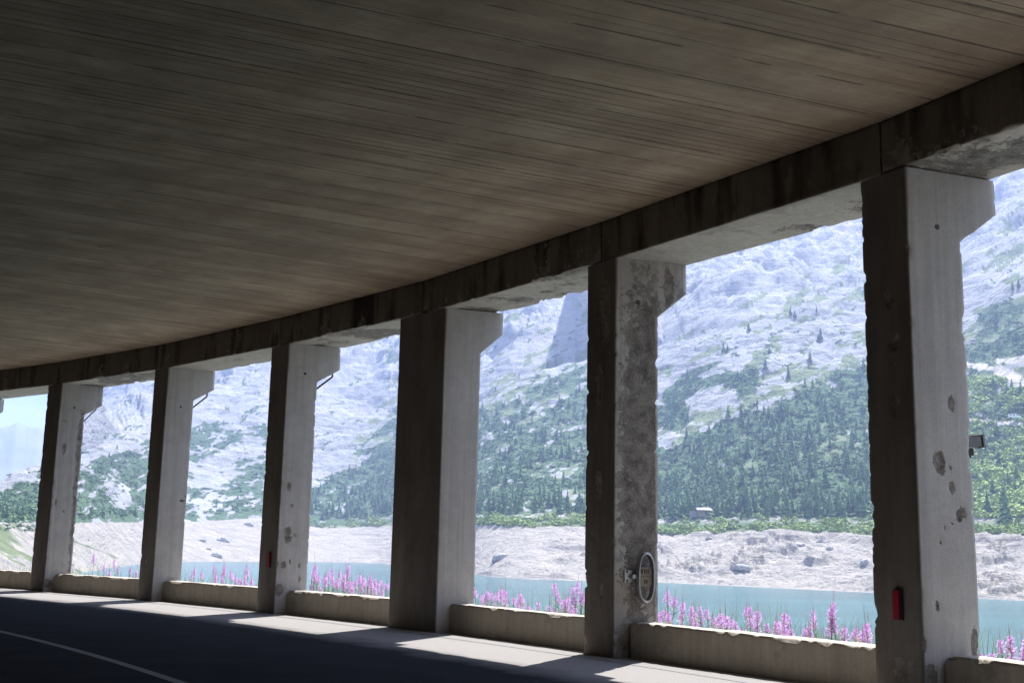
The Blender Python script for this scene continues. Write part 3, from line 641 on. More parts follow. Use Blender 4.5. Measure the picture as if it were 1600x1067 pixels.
# far blue mountain at left
pk = curve([(-200, 690), (-60, 672), (0, 667), (15, 655), (30, 657), (70, 661), (100, 672), (140, 690), (200, 730), (300, 800), (420, 850)])
fa2 = np.arange(-36, -8, .06); fe = np.interp(fa2, *pk); fe = np.convolve(np.pad(fe, 8, 'edge'), np.ones(17) / 17, 'valid') + (fbm(fa2 * 2.5, fa2 * 0 + 4, 4, 12) - .5) * .25; nn = 40
VV = []; 
vv = np.linspace(0, 1, nn)[None]; Rf = 5000 + 1300 * vv + 0 * fa2[:, None]; Zf = -20 + (5000 + 1300) * np.tan(np.radians(fe))[:, None] * vv ** .9
Af = fa2[:, None] + 0 * vv; Xf, Yf = Rf * np.sin(np.radians(Af)), Rf * np.cos(np.radians(Af)); Zf = Zf + 60 * (np.abs(fbm(Xf / 300, Yf / 300 + Zf / 200, 5, 3, .6) - .5)) * (vv < .99) * vv + 12 * (fbm(Xf / 60, Zf / 50, 4, 8) - .5)
M_FAR = plain('distant_rock', (.30, .31, .30), .95, 0, .3, .004)
o = npmesh('distant_mountain', np.stack([Xf, Yf, Zf], -1).reshape(-1, 3), grid_faces(len(fa2), nn, True), M_FAR, None, True); o['kind'] = 'structure'
# water
m, t, b = mat('lake_water', .18); co = N(t, 'ShaderNodeNewGeometry').outputs['Position']
c = mix(t, ramp(t, noise(t, co, .01, 4, .5, 0, (1, 3, 1)), [(.35, 0.), (.65, 1.)]), (.013, .07, .078), (.028, .125, .132)); t.links.new(c, b.inputs['Base Color'])
hw = math_(t, 'ADD', noise(t, co, .9, 4, .6), noise(t, co, .12, 3, .6)); bump(t, b, hw, .35, .7)
wr = np.array([25, 150, 300, 500, 700, 1000, 1400]); wa = np.radians(np.arange(-75, 80, 2.5))
V = [(r_ * math.sin(a_), r_ * math.cos(a_), ZL) for a_ in wa for r_ in wr]
o = npmesh('lake', V, grid_faces(len(wa), len(wr), True), m); o['kind'] = 'structure'
# ------------------------------------------------------------------ picking ground points
def pick(x, y, lo=1.0, hi=4.0):
    """nearest terrain vertex to a direction seen from the viewpoint"""
    a_, e_ = pe(x, y); i = int(np.argmin(np.abs(az - a_))); row = np.degrees(np.arctan2(V3[i, :, 2] - 1.45, R_[i]))
    ok = (T_[i] >= lo) & (T_[i] < hi); d = np.where(ok, np.abs(row - e_), 99); j = int(np.argmin(d)); return i, j
V3 = np.stack([X_, Y_, Z2], -1)
def foliage(name, c0, c1, sc_=.5):
    m, t, b = mat(name, .85); co = N(t, 'ShaderNodeNewGeometry').outputs['Position']
    c = mix(t, ramp(t, noise(t, co, sc_, 4, .7), [(.35, 0.), (.65, 1.)]), c0, c1)
    oi = N(t, 'ShaderNodeObjectInfo').outputs['Random']; c = mix(t, math_(t, 'MULTIPLY', oi, .5), c, tuple(x * 1.5 for x in c1))
    t.links.new(c, b.inputs['Base Color']); b.inputs['Specular IOR Level'].default_value = .15; return m
M_SPR = foliage('spruce_needles', (.05, .12, .065), (.15, .24, .10))
M_PINE = foliage('dwarf_pine_needles', (.045, .10, .055), (.12, .19, .08), .15)
M_SHRUB = foliage('bright_shrub_leaves', (.14, .21, .06), (.26, .33, .11), .3)
M_BARK = plain('bark', (.10, .075, .055), .9)
# conifer variants, unit height
def conifer(seed, nt_=15, npt=9, slim=.2):
    r = np.random.default_rng(seed); V = []; F = []
    lopx, lopy = r.uniform(.8, 1.15), r.uniform(.8, 1.15)
    for k in range(nt_):
        f = k / nt_; z = .07 + .9 * f; rad = slim * ((1 - f) ** .8) * r.uniform(.72, 1.15) + .012
        for p in range(npt):
            if r.uniform() < .1: continue
            t_ = 6.2832 * p / npt + r.uniform(-.3, .3); L = rad * r.uniform(.6, 1.2); wd = .32 * L + .012; c_, s_ = math.cos(t_), math.sin(t_); zz = z + r.uniform(-.02, .02); dr = L * r.uniform(.15, .5)
            b = len(V); V += [(0, 0, zz + .05 * (1 - f) + .015), (c_ * L * .55 * lopx - s_ * wd, s_ * L * .55 * lopy + c_ * wd, zz - dr * .35), (c_ * L * lopx, s_ * L * lopy, zz - dr), (c_ * L * .55 * lopx + s_ * wd, s_ * L * .55 * lopy - c_ * wd, zz - dr * .45)]
            F.append((b, b + 1, b + 2)); F.append((b, b + 2, b + 3))
    b = len(V); V += [(.012, 0, .9), (-.008, .01, .9), (-.006, -.01, .9), (0, 0, 1.0)]; F += [(b, b + 1, b + 3), (b + 1, b + 2, b + 3), (b + 2, b, b + 3)]
    return np.array(V), np.array(F)
def trunkmesh():
    V = []; F = []
    for k, (z, r_) in enumerate(((-.04, .02), (.5, .012), (.96, .003))):
        for p in range(6): V.append((math.cos(p * 1.047) * r_, math.sin(p * 1.047) * r_, z))
    for k in range(2):
        for p in range(6): a = k * 6 + p; b = k * 6 + (p + 1) % 6; F.append((a, b, b + 6, a + 6))
    return np.array(V), np.array(F)
PX, PY = proj(V3)
# candidate tree spots: forest on the far slope
dA = .052
treepos = []
def cand(n, wfun):
    wts = wfun.copy(); inside = (PX > -30) & (PX < 1640) & (az[:, None] > -27.2) & (az[:, None] < 27.2); wts = np.where(inside & np.isfinite(PX), wts, 0)
    p = wts.ravel() / wts.sum(); idx = RNG.choice(p.size, n, replace=False, p=p); return idx // nR, idx % nR
def at_px(x0, x1): return ss(x0 - 12, x0 + 12, PX) * (1 - ss(x1 - 12, x1 + 12, PX))
W = veg * (T_ > 2.0) * (T_ < 3.0)
hgt = (PY - 815) / -1.0
zone = .02 + 1.0 * at_px(480, 620) * (1 - ss(80, 130, hgt)) + .9 * at_px(740, 920) * (1 - ss(150, 240, hgt)) + 1.0 * at_px(1020, 1370) * (1 - ss(150, 250, hgt)) + .9 * at_px(1500, 1640) * (1 - ss(120, 230, hgt)) * .6 + .25 * at_px(0, 70) * 1 + .12 * at_px(100, 480)
low = 1 + 3 * np.exp(-hgt / 22)
ci_, cj_ = cand(1000, W ** 2 * zone * low * ss(2.035, 2.05, T_))
forced = [(1052, 812, 17), (1096 + 22, 790, 10), (1297, 700, 10), (1056, 708, 9), (1078, 706, 9), (1167, 716, 16), (1222, 655, 16), (1232, 590, 13), (1266, 565, 11), (1120, 752, 11), (1195, 790, 15), (1290, 760, 16), (1266, 742, 17), (1345, 800, 15), (1325, 735, 16), (1290, 640, 14), (1262, 700, 15),
          (1130, 548, 10), (1170, 515, 9), (1282, 530, 12), (1235, 492, 9), (1241, 492, 9), (1276, 486, 8), (1196, 576, 12), (1136, 549, 8), (1203, 552, 8), (1278, 535, 10), (1510, 810, 18), (1571, 815, 19), (1552, 610, 12), (1574, 619, 11), (1595, 618, 11), (1557, 505, 12), (1582, 452, 9), (1588, 530, 10), (1592, 448, 10), (856, 574, 12), (868, 571, 12), (10, 785, 5), (8, 782, 6), (352, 642, 9), (790, 760, 13), (870, 690, 14), (890, 715, 15), (838, 690, 12), (775, 740, 14), (560, 800, 15), (590, 790, 15), (600, 800, 17), (520, 800, 12), (575, 760, 13), (540, 770, 12)]
trees = [(V3[i, j], h, math.hypot(*V3[i, j][:2])) for (x, y, h) in forced for i, j in [pick(x, y, 2.0)]]
for i, j in zip(ci_, cj_):
    trees.append((V3[i, j], float(RNG.uniform(5.5, 12.5) * (1.15 if T_[i, j] < 2.12 else .9) * (.6 if PX[i, j] < 480 else 1)), float(R_[i, j])))
nf = len(forced)
order = sorted(range(len(trees)), key=lambda k: (0 if k < nf else 1, -trees[k][1] / trees[k][2]))
protos = []
for k in range(5):
    V, F = conifer(40 + k, 14 + k % 3, 9, [.24, .27, .22, .3, .26][k])
    Vt, Ft = trunkmesh()
    protos.append((V, F, Vt, Ft))
def bayname(x):
    for x0, x1, s in ((-99, 75, 'leftmost opening'), (75, 243, 'opening right of the farthest full column'), (243, 425, 'third opening from left'), (425, 626, 'opening left of the widest column'), (626, 919, 'opening right of the widest column'), (919, 1350, 'opening left of the nearest column'), (1350, 1900, 'opening at the right edge')):
        if x < x1: return s
mesh_c = []
for k, (V, F, Vt, Ft) in enumerate(protos):
    a_ = npmesh('crown', V, F, M_SPR, None); b_ = npmesh('trunk', Vt, Ft, M_BARK, None); mesh_c.append((a_.data, b_.data)); bpy.data.objects.remove(a_); bpy.data.objects.remove(b_)
FL = {0: 'tall dark spruce alone at the top of the bare shore, left of the small hut', 27: 'dark spruce at the shore edge just right of the nearest column', 28: 'tallest dark spruce at the shore edge at the far right'}
for n, k in enumerate(order[:298]):
    P, h, r_ = trees[k]; e_ = empty('spruce', (float(P[0]), float(P[1]), float(P[2]) - .4), random.uniform(0, 6.28)); e_.scale = (h * random.uniform(.85, 1.15),) * 2 + (h,)
    x, y = proj(P); bn = bayname(float(x)); up_ = 'among white limestone' if y < 600 else 'in the green forest' if y < 790 else 'close above bare shore'
    lab = FL.get(k) or 'green spruce %s, %s' % (up_, bn)
    tag(e_, lab, 'tree', 'spruces %s, %s' % (up_, bn))
    dc_, dt_ = mesh_c[k % 5]
    link(bpy.data.objects.new('crown', dc_), e_); link(bpy.data.objects.new('trunk', dt_), e_)
VV, FF, off = [], [], 0
for k in order[298:]:
    P, h, r_ = trees[k]; V, F = protos[k % 5][:2]; a_ = RNG.uniform(0, 6.28); c_, s_ = math.cos(a_), math.sin(a_); q_ = np.stack([V[:, 0] * c_ - V[:, 1] * s_, V[:, 0] * s_ + V[:, 1] * c_, V[:, 2]], 1) * h * np.array([1, 1, 1.]) + P
    VV.append(q_); FF.append(F + off); off += len(V)
o = npmesh('distant_forest', np.vstack(VV), np.vstack(FF), M_SPR); tag(o, kind='stuff')
# shrub clumps
def leafclump(seed, n):
    r = np.random.default_rng(seed); d = r.normal(0, 1, (n, 3)); d[:, 2] = np.abs(d[:, 2]); d /= np.linalg.norm(d, axis=1)[:, None]; c = d * r.uniform(.45, 1.0, n)[:, None] * (1 + .35 * np.sin(d[:, :1] * 5 + seed))
    nrm = d + r.normal(0, .5, (n, 3)); nrm /= np.linalg.norm(nrm, axis=1)[:, None]; u = np.cross(nrm, r.normal(0, 1, (n, 3))); u /= np.linalg.norm(u, axis=1)[:, None]; v = np.cross(nrm, u); sz = r.uniform(.22, .42, n)[:, None]
    V = np.stack([c + u * sz, c - u * sz * .5 + v * sz * .8, c - u * sz * .5 - v * sz * .8], 1).reshape(-1, 3); return V, np.arange(3 * n).reshape(n, 3)
BL = [leafclump(s, 46) for s in range(6)]
def scatter(name, ii, jj, smin, smax, m, flat=.6):
    VV, FF, off = [], [], 0
    for n, (i, j) in enumerate(zip(ii, jj)):
        V, F = BL[n % 6]; s = RNG.uniform(smin, smax); a_ = RNG.uniform(0, 6.28); c_, s_ = math.cos(a_), math.sin(a_)
        sx = s * RNG.uniform(.8, 1.6); P = V3[i, j] + RNG.normal(0, s * .6, 3) * np.array([1, 1, 0])
        q_ = np.stack([(V[:, 0] * c_ - V[:, 1] * s_) * sx, (V[:, 0] * s_ + V[:, 1] * c_) * s, V[:, 2] * s * flat], 1) + P
        VV.append(q_); FF.append(F + off); off += len(V)
    o = npmesh(name, np.vstack(VV), np.vstack(FF), m); tag(o, kind='stuff'); return o
ii, jj = cand(9000, (np.clip(veg, 0, 1) ** 2) * (T_ > 2.04) * (T_ < 3.02)); scatter('dwarf_pine_thicket', ii, jj, 1.2, 3.0, M_PINE, .5)
ii, jj = cand(2000, np.exp(-((T_ - 1.985) / .035) ** 2) * ss(480, 500, PX) * (T_ > 1.9) * (fbm(AZb * 2.2, T_ * 30, 3, 5) ** 5)); scatter('shoreline_shrubs', ii, jj, .7, 2.6, M_SHRUB, .9)
ii, jj = cand(1500, at_px(1500, 1640) * (PY > 590) * (PY < 810) * (T_ > 2.0) * (1 - path) * (fbm(X_ / 20, Y_ / 20, 3, 15) ** 3)); scatter('pale_green_bushes', ii, jj, 1.4, 3.6, M_SHRUB, .8)
ii, jj = cand(350, at_px(-20, 66) * (PY > 770) * (PY < 830)); scatter('bank_bushes', ii, jj, .5, 1.5, M_PINE, .8)
# boulders on the drawn-down shore
M_ROCKB = plain('grey_boulder_rock', (.34, .34, .33), .95, 0, .35, .8)
BO = [(350, 845, 20, 8, 'wide dark grey boulder alone on the pale shore, left of the third column from left'), (316, 845, 12, 6, 'small pale boulder left of the wide dark one on the shore'), (389, 821, 16, 7, 'boulder high on the pale shore just left of the third column'),
      (338, 869, 18, 8, 'boulder low on the pale shore close to the water, third opening'), (325, 858, 8, 4, 'small boulder above the low one near the water, third opening'), (137, 844, 4, 3, 'tiny dark boulder on the grey bank right of the farthest full column'),
      (783, 872, 26, 12, 'dark jagged outcrop on the shore just right of the widest column'), (1160, 885, 24, 9, 'broad grey outcrop low on the shore below the hut side of the forest'), (1250, 852, 16, 6, 'grey outcrop halfway up the shore, left of the nearest column'),
      (1283, 848, 14, 10, 'steep grey outcrop on the shore near the nearest column'), (1295, 858, 12, 8, 'grey outcrop right beside the steep one near the nearest column'), (1352, 880, 14, 9, 'low grey outcrop touching the left edge of the nearest column'), (1108, 842, 12, 6, 'small outcrop high on the shore left of centre of the wide opening')]
for n, (x, y, wpx, hpx, lab) in enumerate(BO):
    i, j = pick(x, y, 1.0, 2.0); P = V3[i, j]; r_ = R_[i, j]; bm = bmesh.new(); bmesh.ops.create_icosphere(bm, subdivisions=4, radius=1)
    co = np.array([v.co[:] for v in bm.verts]); nz = fbm(co[:, 0] * 1.3 + n * 7, co[:, 1] * 1.3 + co[:, 2] * 1.7, 4, n, .6)
    co = np.sign(co) * np.abs(co) ** .75 * (.55 + .8 * nz[:, None]); F = np.array([[v.index for v in f.verts] for f in bm.faces]); bm.free()
    W_ = wpx * r_ / FPX * .5; H_ = hpx * r_ / FPX * .62; co = co * np.array([W_, W_ * .7, H_])
    o = npmesh('boulder', co, F, M_ROCKB); o.location = P; tag(o, lab, 'boulder', 'boulders on the far shore')
# hut above the shore
M_HW = plain('hut_plaster', (.30, .28, .2), .9); M_HR = plain('pale_metal_roof', (.36, .37, .39), .6); M_HS = plain('grey_stone', (.22, .22, .23), .9)
i, j = pick(1098, 806, 1.9, 2.3); P = V3[i, j]; r_ = R_[i, j]; k = r_ / FPX; az_h = math.atan2(P[0], P[1])
hut = empty('hut', (P[0], P[1], P[2] - .5), -az_h + .3); tag(hut, 'small hut with a pale sloping roof at the foot of the forest above the shore', 'hut')
mb = MB(); mb.box((0, 0, 2.2), (20 * k, 5, 4.4)); mb.build('wall', M_HW, hut)
mb = MB(); mb.box((0, -.6, 4.9), (24 * k, 7.5, .35), Matrix.Rotation(.22, 3, 'X')); mb.build('roof', M_HR, hut)
mb = MB(); mb.box((-15 * k, .5, 1.6), (9 * k, 4, 3.6)); mb.build('stone_annex', M_HS, hut)
mb = MB(); mb.box((3 * k, -2.53, 2.3), (1.2, .08, 1.3)); mb.build('window', M_BLACK, hut)
# parked van
M_WH = plain('white_vehicle_paint', (.75, .76, .78), .35, 0, .02); M_GL = plain('dark_vehicle_glass', (.03, .04, .05), .1); M_TY = plain('tyre_rubber', (.02, .02, .02), .8)
i, j = pick(1585, 658, 2.0, 3.0); P = V3[i, j]; k = R_[i, j] / FPX
van = empty('van', (P[0], P[1], P[2] + 1.2), -math.atan2(P[0], P[1])); tag(van, 'white van parked on the mountainside between bushes, at the right edge below the gravel track', 'van')
prof = [(-3.2, .5), (-3.2, 2.3), (-2.9, 2.6), (1.3, 2.6), (2.1, 1.6), (3.0, 1.35), (3.2, .5)]
mb = MB(); s = 1.15 
for yy in (-1.05, 1.05): mb.v += [Vector((x * s, yy, z * s)) for x, z in prof]
n = len(prof); mb.f += [tuple(range(n)), tuple(range(2 * n - 1, n - 1, -1))] + [(q + 0, q + n, (q + 1) % n + n, (q + 1) % n) for q in range(n)]; mb.build('body', M_WH, van)
for x in (-2.0, -.3, 1.3): mb = MB(); mb.box((x * s, -1.06, 2.05 * s), (1.2 if x < 1 else .8, .04, .6)); mb.build('side_window', M_GL, van)
for x in (-2.1, 2.1):
    for yy in (-1.0, 1.0): mb = MB(); mb.tube([(x * s, yy - .12, .45), (x * s, yy + .12, .45)], .45, 14); mb.build('wheel', M_TY, van)

# ------------------------------------------------------------------ things on the columns
def frame(ci, u, z, side=True, off=0.0):
    L_, Mr, saz, dc, ds = COLS[ci]; sd_ = dirv(saz); tn = (Mr - L_).normalized()
    if side: p = Mr + sd_ * u + Vector((sd_.y, -sd_.x)) * off; return Vector((p.x, p.y, z)), Vector((sd_.x, sd_.y, 0)), Vector((sd_.y, -sd_.x, 0))
    nn = Vector((tn.y, -tn.x)); 
    if nn.dot(sd_) > 0: nn = -nn
    p = L_ + tn * u + nn * off; return Vector((p.x, p.y, z)), Vector((tn.x, tn.y, 0)), Vector((nn.x, nn.y, 0))
def basis(X, Nn): return Matrix((X, -Nn, Vector((0, 0, 1)))).transposed()        # local x along face, -y out of the face
# oval marker
P, X, Nn = frame(6, .43, 0, True, 0.0); mk = empty('distance_marker', P); mk.rotation_euler = basis(X, Nn).to_euler()
tag(mk, 'steel oval ring marker with the numbers VIII and 11, bolted to the crumbling column', 'marker sign')
M_PLATE = plain('brown_grey_plate', (.20, .175, .14), .7); M_INK = plain('black_lettering', (.012, .012, .012), .6)
zc, hh, hw_ = 1.075, .315, .108
ring = []; nn = 48
bmv, bmf = [], []
for k in range(nn):
    t_ = 2 * math.pi * k / nn; 
    cx = hw_ * math.copysign(abs(math.cos(t_)) ** .9, math.cos(t_)); cz = hh * math.copysign(abs(math.sin(t_)) ** .72, math.sin(t_))
    for (dr, yy) in ((0, -.05), (.022, -.055), (.022, -.165), (0, -.17), (-.008, -.165), (-.008, -.055)):
        f = 1 + dr / math.hypot(cx, cz); bmv.append(Vector((cx * f, yy, zc + cz * f)))
for k in range(nn):
    for q_ in range(6): a = k * 6 + q_; b = k * 6 + (q_ + 1) % 6; c = ((k + 1) % nn) * 6; bmf.append((a, b, c + (q_ + 1) % 6, c + q_))
mb = MB(); mb.v, mb.f = bmv, bmf; mb.build('ring', M_METAL, mk, True)
mb = MB(); mb.box((0, -.105, zc + .01), (.192, .03, .255)); pl = mb.build('plate', M_PLATE, mk)
mb = MB(); mb.box((0, -.1215, zc + .012), (.19, .004, .006)); mb.build('divider', M_INK, pl)
def strokes(segs, name):
    mb = MB()
    for (x0, z0, x1, z1) in segs:
        d = Vector((x1 - x0, 0, z1 - z0)); L_ = d.length; ang = math.atan2(d.x, d.z); mb.box(((x0 + x1) / 2, -.1215, (z0 + z1) / 2), (.011, .006, L_), Matrix.Rotation(ang, 3, 'Y'))
    mb.build(name, M_INK, pl)
t0, t1 = zc + .045, zc + .11
strokes([(-.070, t1, -.056, t0), (-.042, t1, -.056, t0), (-.018, t0, -.018, t1), (.010, t0, .010, t1), (.038, t0, .038, t1)], 'roman_numeral')
t0, t1 = zc - .085, zc - .03
strokes([(-.012, t0, -.012, t1), (-.024, t1 - .014, -.014, t1 - .002), (.018, t0, .018, t1), (.006, t1 - .014, .016, t1 - .002)], 'arabic_numeral')
mb = MB(); mb.box((-.21, -.015, zc + .01), (.12, .03, .16)); mb.box((-.16, -.07, zc + .01), (.06, .1, .05)); br = mb.build('bracket', M_METAL, mk)
for z_ in (-.05, .07):
    mb = MB(); mb.tube([(-.235, -.028, zc + z_), (-.235, -.045, zc + z_)], .014, 6); mb.build('bolt', M_RUST, br)
# red reflectors
M_RED = plain('red_reflector_plastic', (.30, .006, .02), .4, 0, .05)
for ci, u, z, hgt_, wd, lab in ((7, .345, .95, .29, .085, 'tall red reflector plate low on the dark face of the nearest column'), (4, .50, 1.06, .27, .12, 'small red reflector low on the third column from left')):
    P, X, Nn = frame(ci, u, z, False, 0.0); rf = empty('reflector', P); rf.rotation_euler = basis(X, Nn).to_euler(); tag(rf, lab, 'reflector', 'red reflectors on the columns')
    mb = MB(); mb.box((0, -.03, 0), (wd, .02, hgt_)); mb.build('lens', M_RED, rf)
    mb = MB(); mb.box((.012, -.01, .004), (wd + .035, .018, hgt_ + .02)); mb.box((0, -.02, hgt_ / 2 + .012), (.03, .02, .03)); mb.build('backing_plate', M_BLACK, rf)
# small floodlight behind the nearest column
P, X, Nn = frame(7, .72, 2.62, True, 0.0); fl = empty('floodlight', P); fl.rotation_euler = basis(X, Nn).to_euler(); tag(fl, 'small grey floodlight with a looping pale cable on the outer edge of the nearest column', 'floodlight')
M_GREY = plain('grey_lamp_housing', (.16, .17, .19), .45, .4)
mb = MB(); Rr = Matrix.Rotation(-.12, 3, 'Y'); mb.box((.1, .12, .03), (.19, .16, .11), Rr); mb.box((.205, .12, .04), (.02, .19, .14), Rr); mb.build('housing', M_GREY, fl)
mb = MB(); mb.box((.10, .12, .1), (.23, .18, .012), Rr); mb.build('top_plate', M_METAL, fl)
mb = MB(); mb.tube([(0, .12, -.09), (.09, .12, -.12), (.12, .12, -.04)], .022, 8); mb.box((.07, .12, -.08), (.09, .07, .07)); mb.build('mounting_arm', M_BLACK, fl)
mb = MB(); mb.tube([(.12 + .1 * math.sin(t_), .12, -.08 - .085 * (1 - math.cos(t_)) * 1.15 + .06) for t_ in np.linspace(.1, 2.7, 16)], .008, 6); mb.build('cable', plain('pale_cable', (.6, .6, .6), .5), fl)

# ------------------------------------------------------------------ fireweed and verge
def petal_mat(name, c0, c1):
    m, t, b = mat(name, .6); co = N(t, 'ShaderNodeNewGeometry').outputs['Position']
    c = mix(t, ramp(t, noise(t, co, 25, 3), [(.3, 0.), (.7, 1.)]), c0, c1); t.links.new(c, b.inputs['Base Color'])
    tr = N(t, 'ShaderNodeBsdfTranslucent'); t.links.new(c, tr.inputs[0]); ms = N(t, 'ShaderNodeMixShader'); ms.inputs[0].default_value = .45
    t.links.new(b.outputs[0], ms.inputs[1]); t.links.new(tr.outputs[0], ms.inputs[2]); t.links.new(ms.outputs[0], t.nodes['Material Output'].inputs[0]); return m
M_PINK = petal_mat('fireweed_petals', (.74, .43, .80), (.90, .68, .93)); M_STEM = petal_mat('reddish_stem', (.22, .10, .06), (.26, .20, .08)); M_LEAF = petal_mat('fireweed_leaf', (.10, .17, .05), (.20, .26, .09)); M_BUD = petal_mat('fireweed_buds', (.28, .10, .20), (.36, .22, .26))
def quadleaf(V, F, p, d, up_, L_, w_):
    d = d.normalized(); s = d.cross(up_).normalized() * w_; n = len(V); V += [p, p + d * L_ * .45 + s, p + d * L_, p + d * L_ * .45 - s]; F.append((n, n + 1, n + 2, n + 3))
def mk_mesh(name, V, F, m):
    me = bpy.data.meshes.new(name); me.from_pydata([tuple(v) for v in V], [], F); me.update(); me.materials.append(m); return me
FW_ = []
for k in range(8):
    r = random.Random(100 + k); bend = Vector((r.uniform(-.06, .06), r.uniform(-.06, .06), 0)); H_ = 1.0
    sp = lambda z: Vector((bend.x * z * z, bend.y * z * z, z))
    mb = MB(); mb.tube([sp(z) for z in (0, .3, .6, .85, 1.0)], [.006, .005, .004, .0025, .001], 5); V, F = [], []
    stem = mk_mesh('stem', mb.v, mb.f, M_STEM)
    for q_ in range(34):
        z = r.uniform(.08, .72); t_ = r.uniform(0, 6.28); d = Vector((math.cos(t_), math.sin(t_), r.uniform(-.1, .6))); quadleaf(V, F, sp(z), d, Vector((0, 0, 1)), r.uniform(.08, .15), .011)
    leaf = mk_mesh('leaves', V, F, M_LEAF)
    V, F = [], []; z0 = r.uniform(.62, .74); z1 = z0 + r.uniform(.12, .19)
    for q_ in range(46):
        z = z0 + (z1 - z0) * (q_ / 46); wv = .062 * (1 - .62 * (z - z0) / (z1 - z0)) + .006; t_ = q_ * 2.4 + r.uniform(-.3, .3); d = Vector((math.cos(t_), math.sin(t_), r.uniform(-.35, .25))); c = sp(z) + d * wv * r.uniform(.5, 1.0)
        for a_ in range(4):
            pd = Vector((r.gauss(0, 1), r.gauss(0, 1), r.gauss(0, 1))); quadleaf(V, F, c, pd, d, r.uniform(.014, .024), .009)
    flw = mk_mesh('flower_spike', V, F, M_PINK)
    V, F = [], []
    for q_ in range(46):
        z = z1 + (1.0 - z1) * (q_ / 46) ; t_ = q_ * 2.4; d = Vector((math.cos(t_), math.sin(t_), .25 if q_ > 12 else -.3)); quadleaf(V, F, sp(z), d, Vector((0, 0, 1)), .026 * (1 - .75 * q_ / 46) + .004, .0035)
    for q_ in range(34):
        z = z1 - r.uniform(0, .3); t_ = r.uniform(0, 6.28); quadleaf(V, F, sp(z), Vector((math.cos(t_), math.sin(t_), .7)), Vector((0, 0, 1)), .06, .003)
    bud = mk_mesh('buds', V, F, M_BUD); FW_.append((stem, leaf, flw, bud))
PLANTS = {2: [(150, 868), (161, 884), (184, 875), (189, 888), (200, 888), (213, 884), (175, 890)],
 3: [(305, 880), (320, 893), (332, 884), (344, 895), (350, 886), (357, 882), (363, 894), (372, 898), (382, 884), (390, 890), (397, 897), (386, 900), (335, 898)],
 4: [(484, 884), (488, 890), (501, 870), (506, 890), (494, 899), (515, 892), (521, 900), (527, 878), (535, 885), (542, 880), (538, 898), (550, 903), (556, 898), (560, 895), (564, 905), (568, 897), (575, 897), (581, 906), (586, 903), (592, 909), (597, 905), (603, 905), (511, 902), (546, 908), (571, 908)],
 5: [(746, 905), (751, 918), (763, 908), (767, 925), (778, 918), (783, 923), (789, 912), (800, 932), (808, 936), (817, 922), (835, 940), (831, 945), (862, 938), (869, 945), (873, 906), (878, 925), (883, 922), (889, 935), (897, 902), (903, 928), (909, 918), (893, 950), (756, 930), (815, 940)],
 6: [(1045, 916), (1067, 922), (1030, 942), (1036, 953), (1076, 943), (1050, 953), (1062, 957), (1099, 944), (1085, 960), (1113, 946), (1118, 955), (1134, 953), (1140, 946), (1151, 966), (1171, 942), (1182, 940), (1177, 962), (1215, 948), (1205, 964), (1220, 966), (1235, 959), (1230, 972), (1243, 979), (1260, 970), (1269, 946), (1293, 929), (1314, 959), (1323, 973), (1337, 964), (1342, 977), (1358, 953), (1285, 992), (1307, 997), (1249, 966), (1264, 985), (1297, 975)],
 7: [(1537, 1000), (1578, 980), (1584, 1005), (1590, 1008), (1600, 985), (1560, 1025), (1612, 990), (1630, 1000)]}
BN = {2: 'in the second opening from left', 3: 'in the third opening from left', 4: 'just left of the widest column', 5: 'between the widest and the crumbling column', 6: 'between the crumbling and the nearest column', 7: 'right of the nearest column'}
def ground_z(x, y):
    q = math.hypot(x - C0.x, y - C0.y) - RAD
    if q < .5: return -.5
    return -.30 - max(0, min(60, q - 3.6)) * .55 + (float(fbm(np.array(x * .7), np.array(y * .7), 4, 1)) - .5) * min(1, max(0, q - .8)) * .25
def place(x, ytop, q, zt_fixed=None):
    d = ray(x, ytop - 10); h = math.hypot(d.x, d.y); dx, dy = d.x / h, d.y / h
    bx, by = -C0.x, -C0.y; b_ = dx * bx + dy * by; c_ = bx * bx + by * by - (RAD + q) ** 2; t_ = -b_ + math.sqrt(b_ * b_ - c_)
    return dx * t_, dy * t_, 1.45 + t_ * d.z / h
def ordinal(n): return str(n) + ('th' if 10 <= n % 100 <= 20 else {1: 'st', 2: 'nd', 3: 'rd'}.get(n % 10, 'th'))
cnt = 0
for bay, pl_ in PLANTS.items():
    extra = [(x + random.uniform(-9, 9), y + random.uniform(4, 22)) for x, y in pl_ for _ in range(1 if bay > 2 else 0)]
    bayl = []
    for n, (x, y) in enumerate(pl_ + extra):
        q = random.uniform(1.5, 2.6) if bay >= 5 else random.uniform(1.6, 3.6)
        px, py, zt = place(x, y, q); gz = ground_z(px, py); H_ = max(.45, zt - gz)
        e_ = empty('fireweed', (px, py, gz), random.uniform(0, 6.28)); wsc = .95 * random.uniform(.85, 1.2); e_.scale = (wsc, wsc, H_)
        e_.rotation_euler = (random.uniform(-.10, .10), random.uniform(-.10, .10), random.uniform(0, 6.28))
        tag(e_, None, 'wildflower', 'pink fireweed behind the parapet ' + BN[bay]); bayl.append((float(proj(np.array([px, py, zt]))[0]), e_))
        for me in FW_[random.randrange(8)]: link(bpy.data.objects.new(me.name.split('.')[0], me), e_)
        cnt += 1
    bayl.sort(key=lambda k: k[0])
    for n, (_, e_) in enumerate(bayl): e_['label'] = ordinal(n + 1) + ' pink fireweed from the left behind the parapet ' + BN[bay]
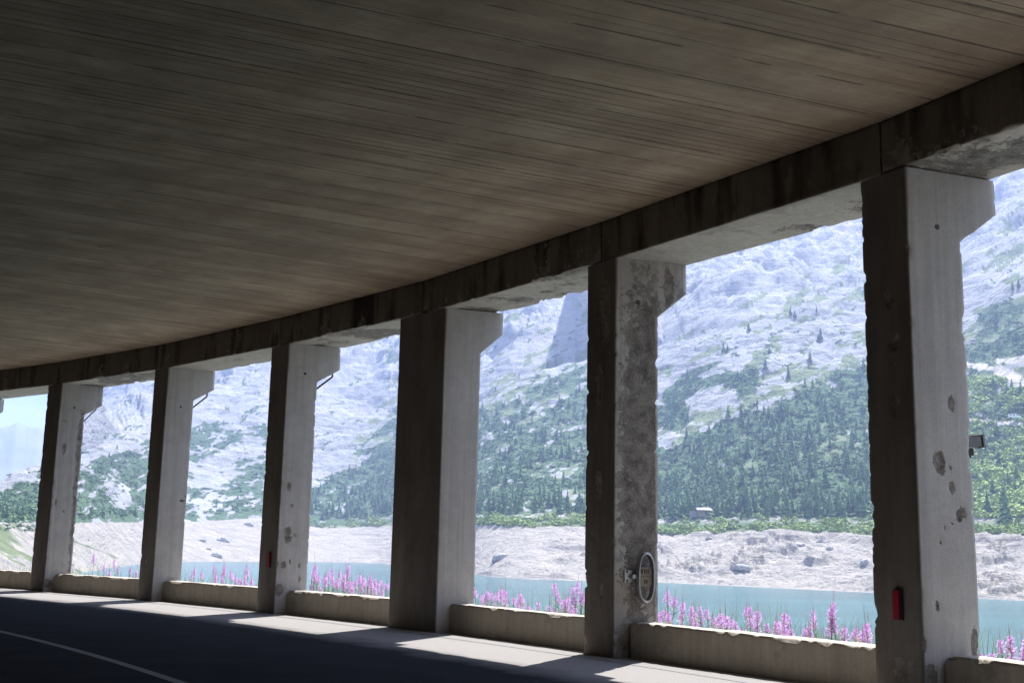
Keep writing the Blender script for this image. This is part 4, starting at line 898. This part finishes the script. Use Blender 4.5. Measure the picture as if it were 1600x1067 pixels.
# yellow-green herb
d_ = []
px, py, zt = place(1340, 1008, 1.6); gz = ground_z(px, py); V, F = [], []; V2, F2 = [], []
for k in range(170):
    a_ = random.uniform(0, 6.28); rr = random.uniform(0, .28); hz_ = (zt - gz) * random.uniform(.75, 1.02) * (1 - rr * .8); p = Vector((math.cos(a_) * rr, math.sin(a_) * rr * .7, hz_))
    quadleaf(V2, F2, Vector((p.x * .6, p.y * .6, 0)), p - Vector((p.x * .6, p.y * .6, 0)), Vector((1, .2, 0)), hz_, .004)
    for _ in range(5): quadleaf(V, F, p, Vector((random.gauss(0, 1), random.gauss(0, 1), random.uniform(0, 1))), Vector((0, 0, 1)), .022, .009)
hb = empty('yellow_herb', (px, py, gz)); tag(hb, 'clump of yellow flowering herb behind the parapet beside the nearest column', 'wildflower')
link(bpy.data.objects.new('flowers', mk_mesh('flowers', V, F, petal_mat('yellow_petals', (.45, .42, .10), (.60, .58, .22)))), hb); link(bpy.data.objects.new('stems', mk_mesh('stems', V2, F2, M_LEAF)), hb)
# verge grass as one mass
V, F = [], []
for k in range(26000):
    a_ = random.uniform(39.18 - 6, 59.8 + 12); q = random.uniform(1.0, 4.6); p = arc(a_, -q); z = ground_z(p.x, p.y); h_ = random.uniform(.18, .55) if random.random() < .86 else random.uniform(.7, 1.15)
    quadleaf(V, F, Vector((p.x, p.y, z - .02)), Vector((random.gauss(0, .3), random.gauss(0, .3), 1)), Vector((random.gauss(0, 1), random.gauss(0, 1), 0)), h_, random.uniform(.004, .009))
o = link(bpy.data.objects.new('verge_grass', mk_mesh('verge_grass', V, F, M_LEAF))); tag(o, kind='stuff')
# haze
m = bpy.data.materials.new('haze_air'); m.use_nodes = True; nt = m.node_tree; nt.nodes.clear()
ou = nt.nodes.new('ShaderNodeOutputMaterial'); pv = nt.nodes.new('ShaderNodeVolumePrincipled'); pv.inputs['Density'].default_value = 2.8e-4; pv.inputs['Color'].default_value = (.37, .49, .84, 1); pv.inputs['Anisotropy'].default_value = .25
nt.links.new(pv.outputs[0], ou.inputs['Volume'])
mb = MB(); top_ = float(max(Z2.max(), Zf.max())) + 25; mb.box((0, 0, (top_ - 25) / 2), (14200, 14200, top_ + 25)); hz = mb.build('haze', m); hz['kind'] = 'stuff'
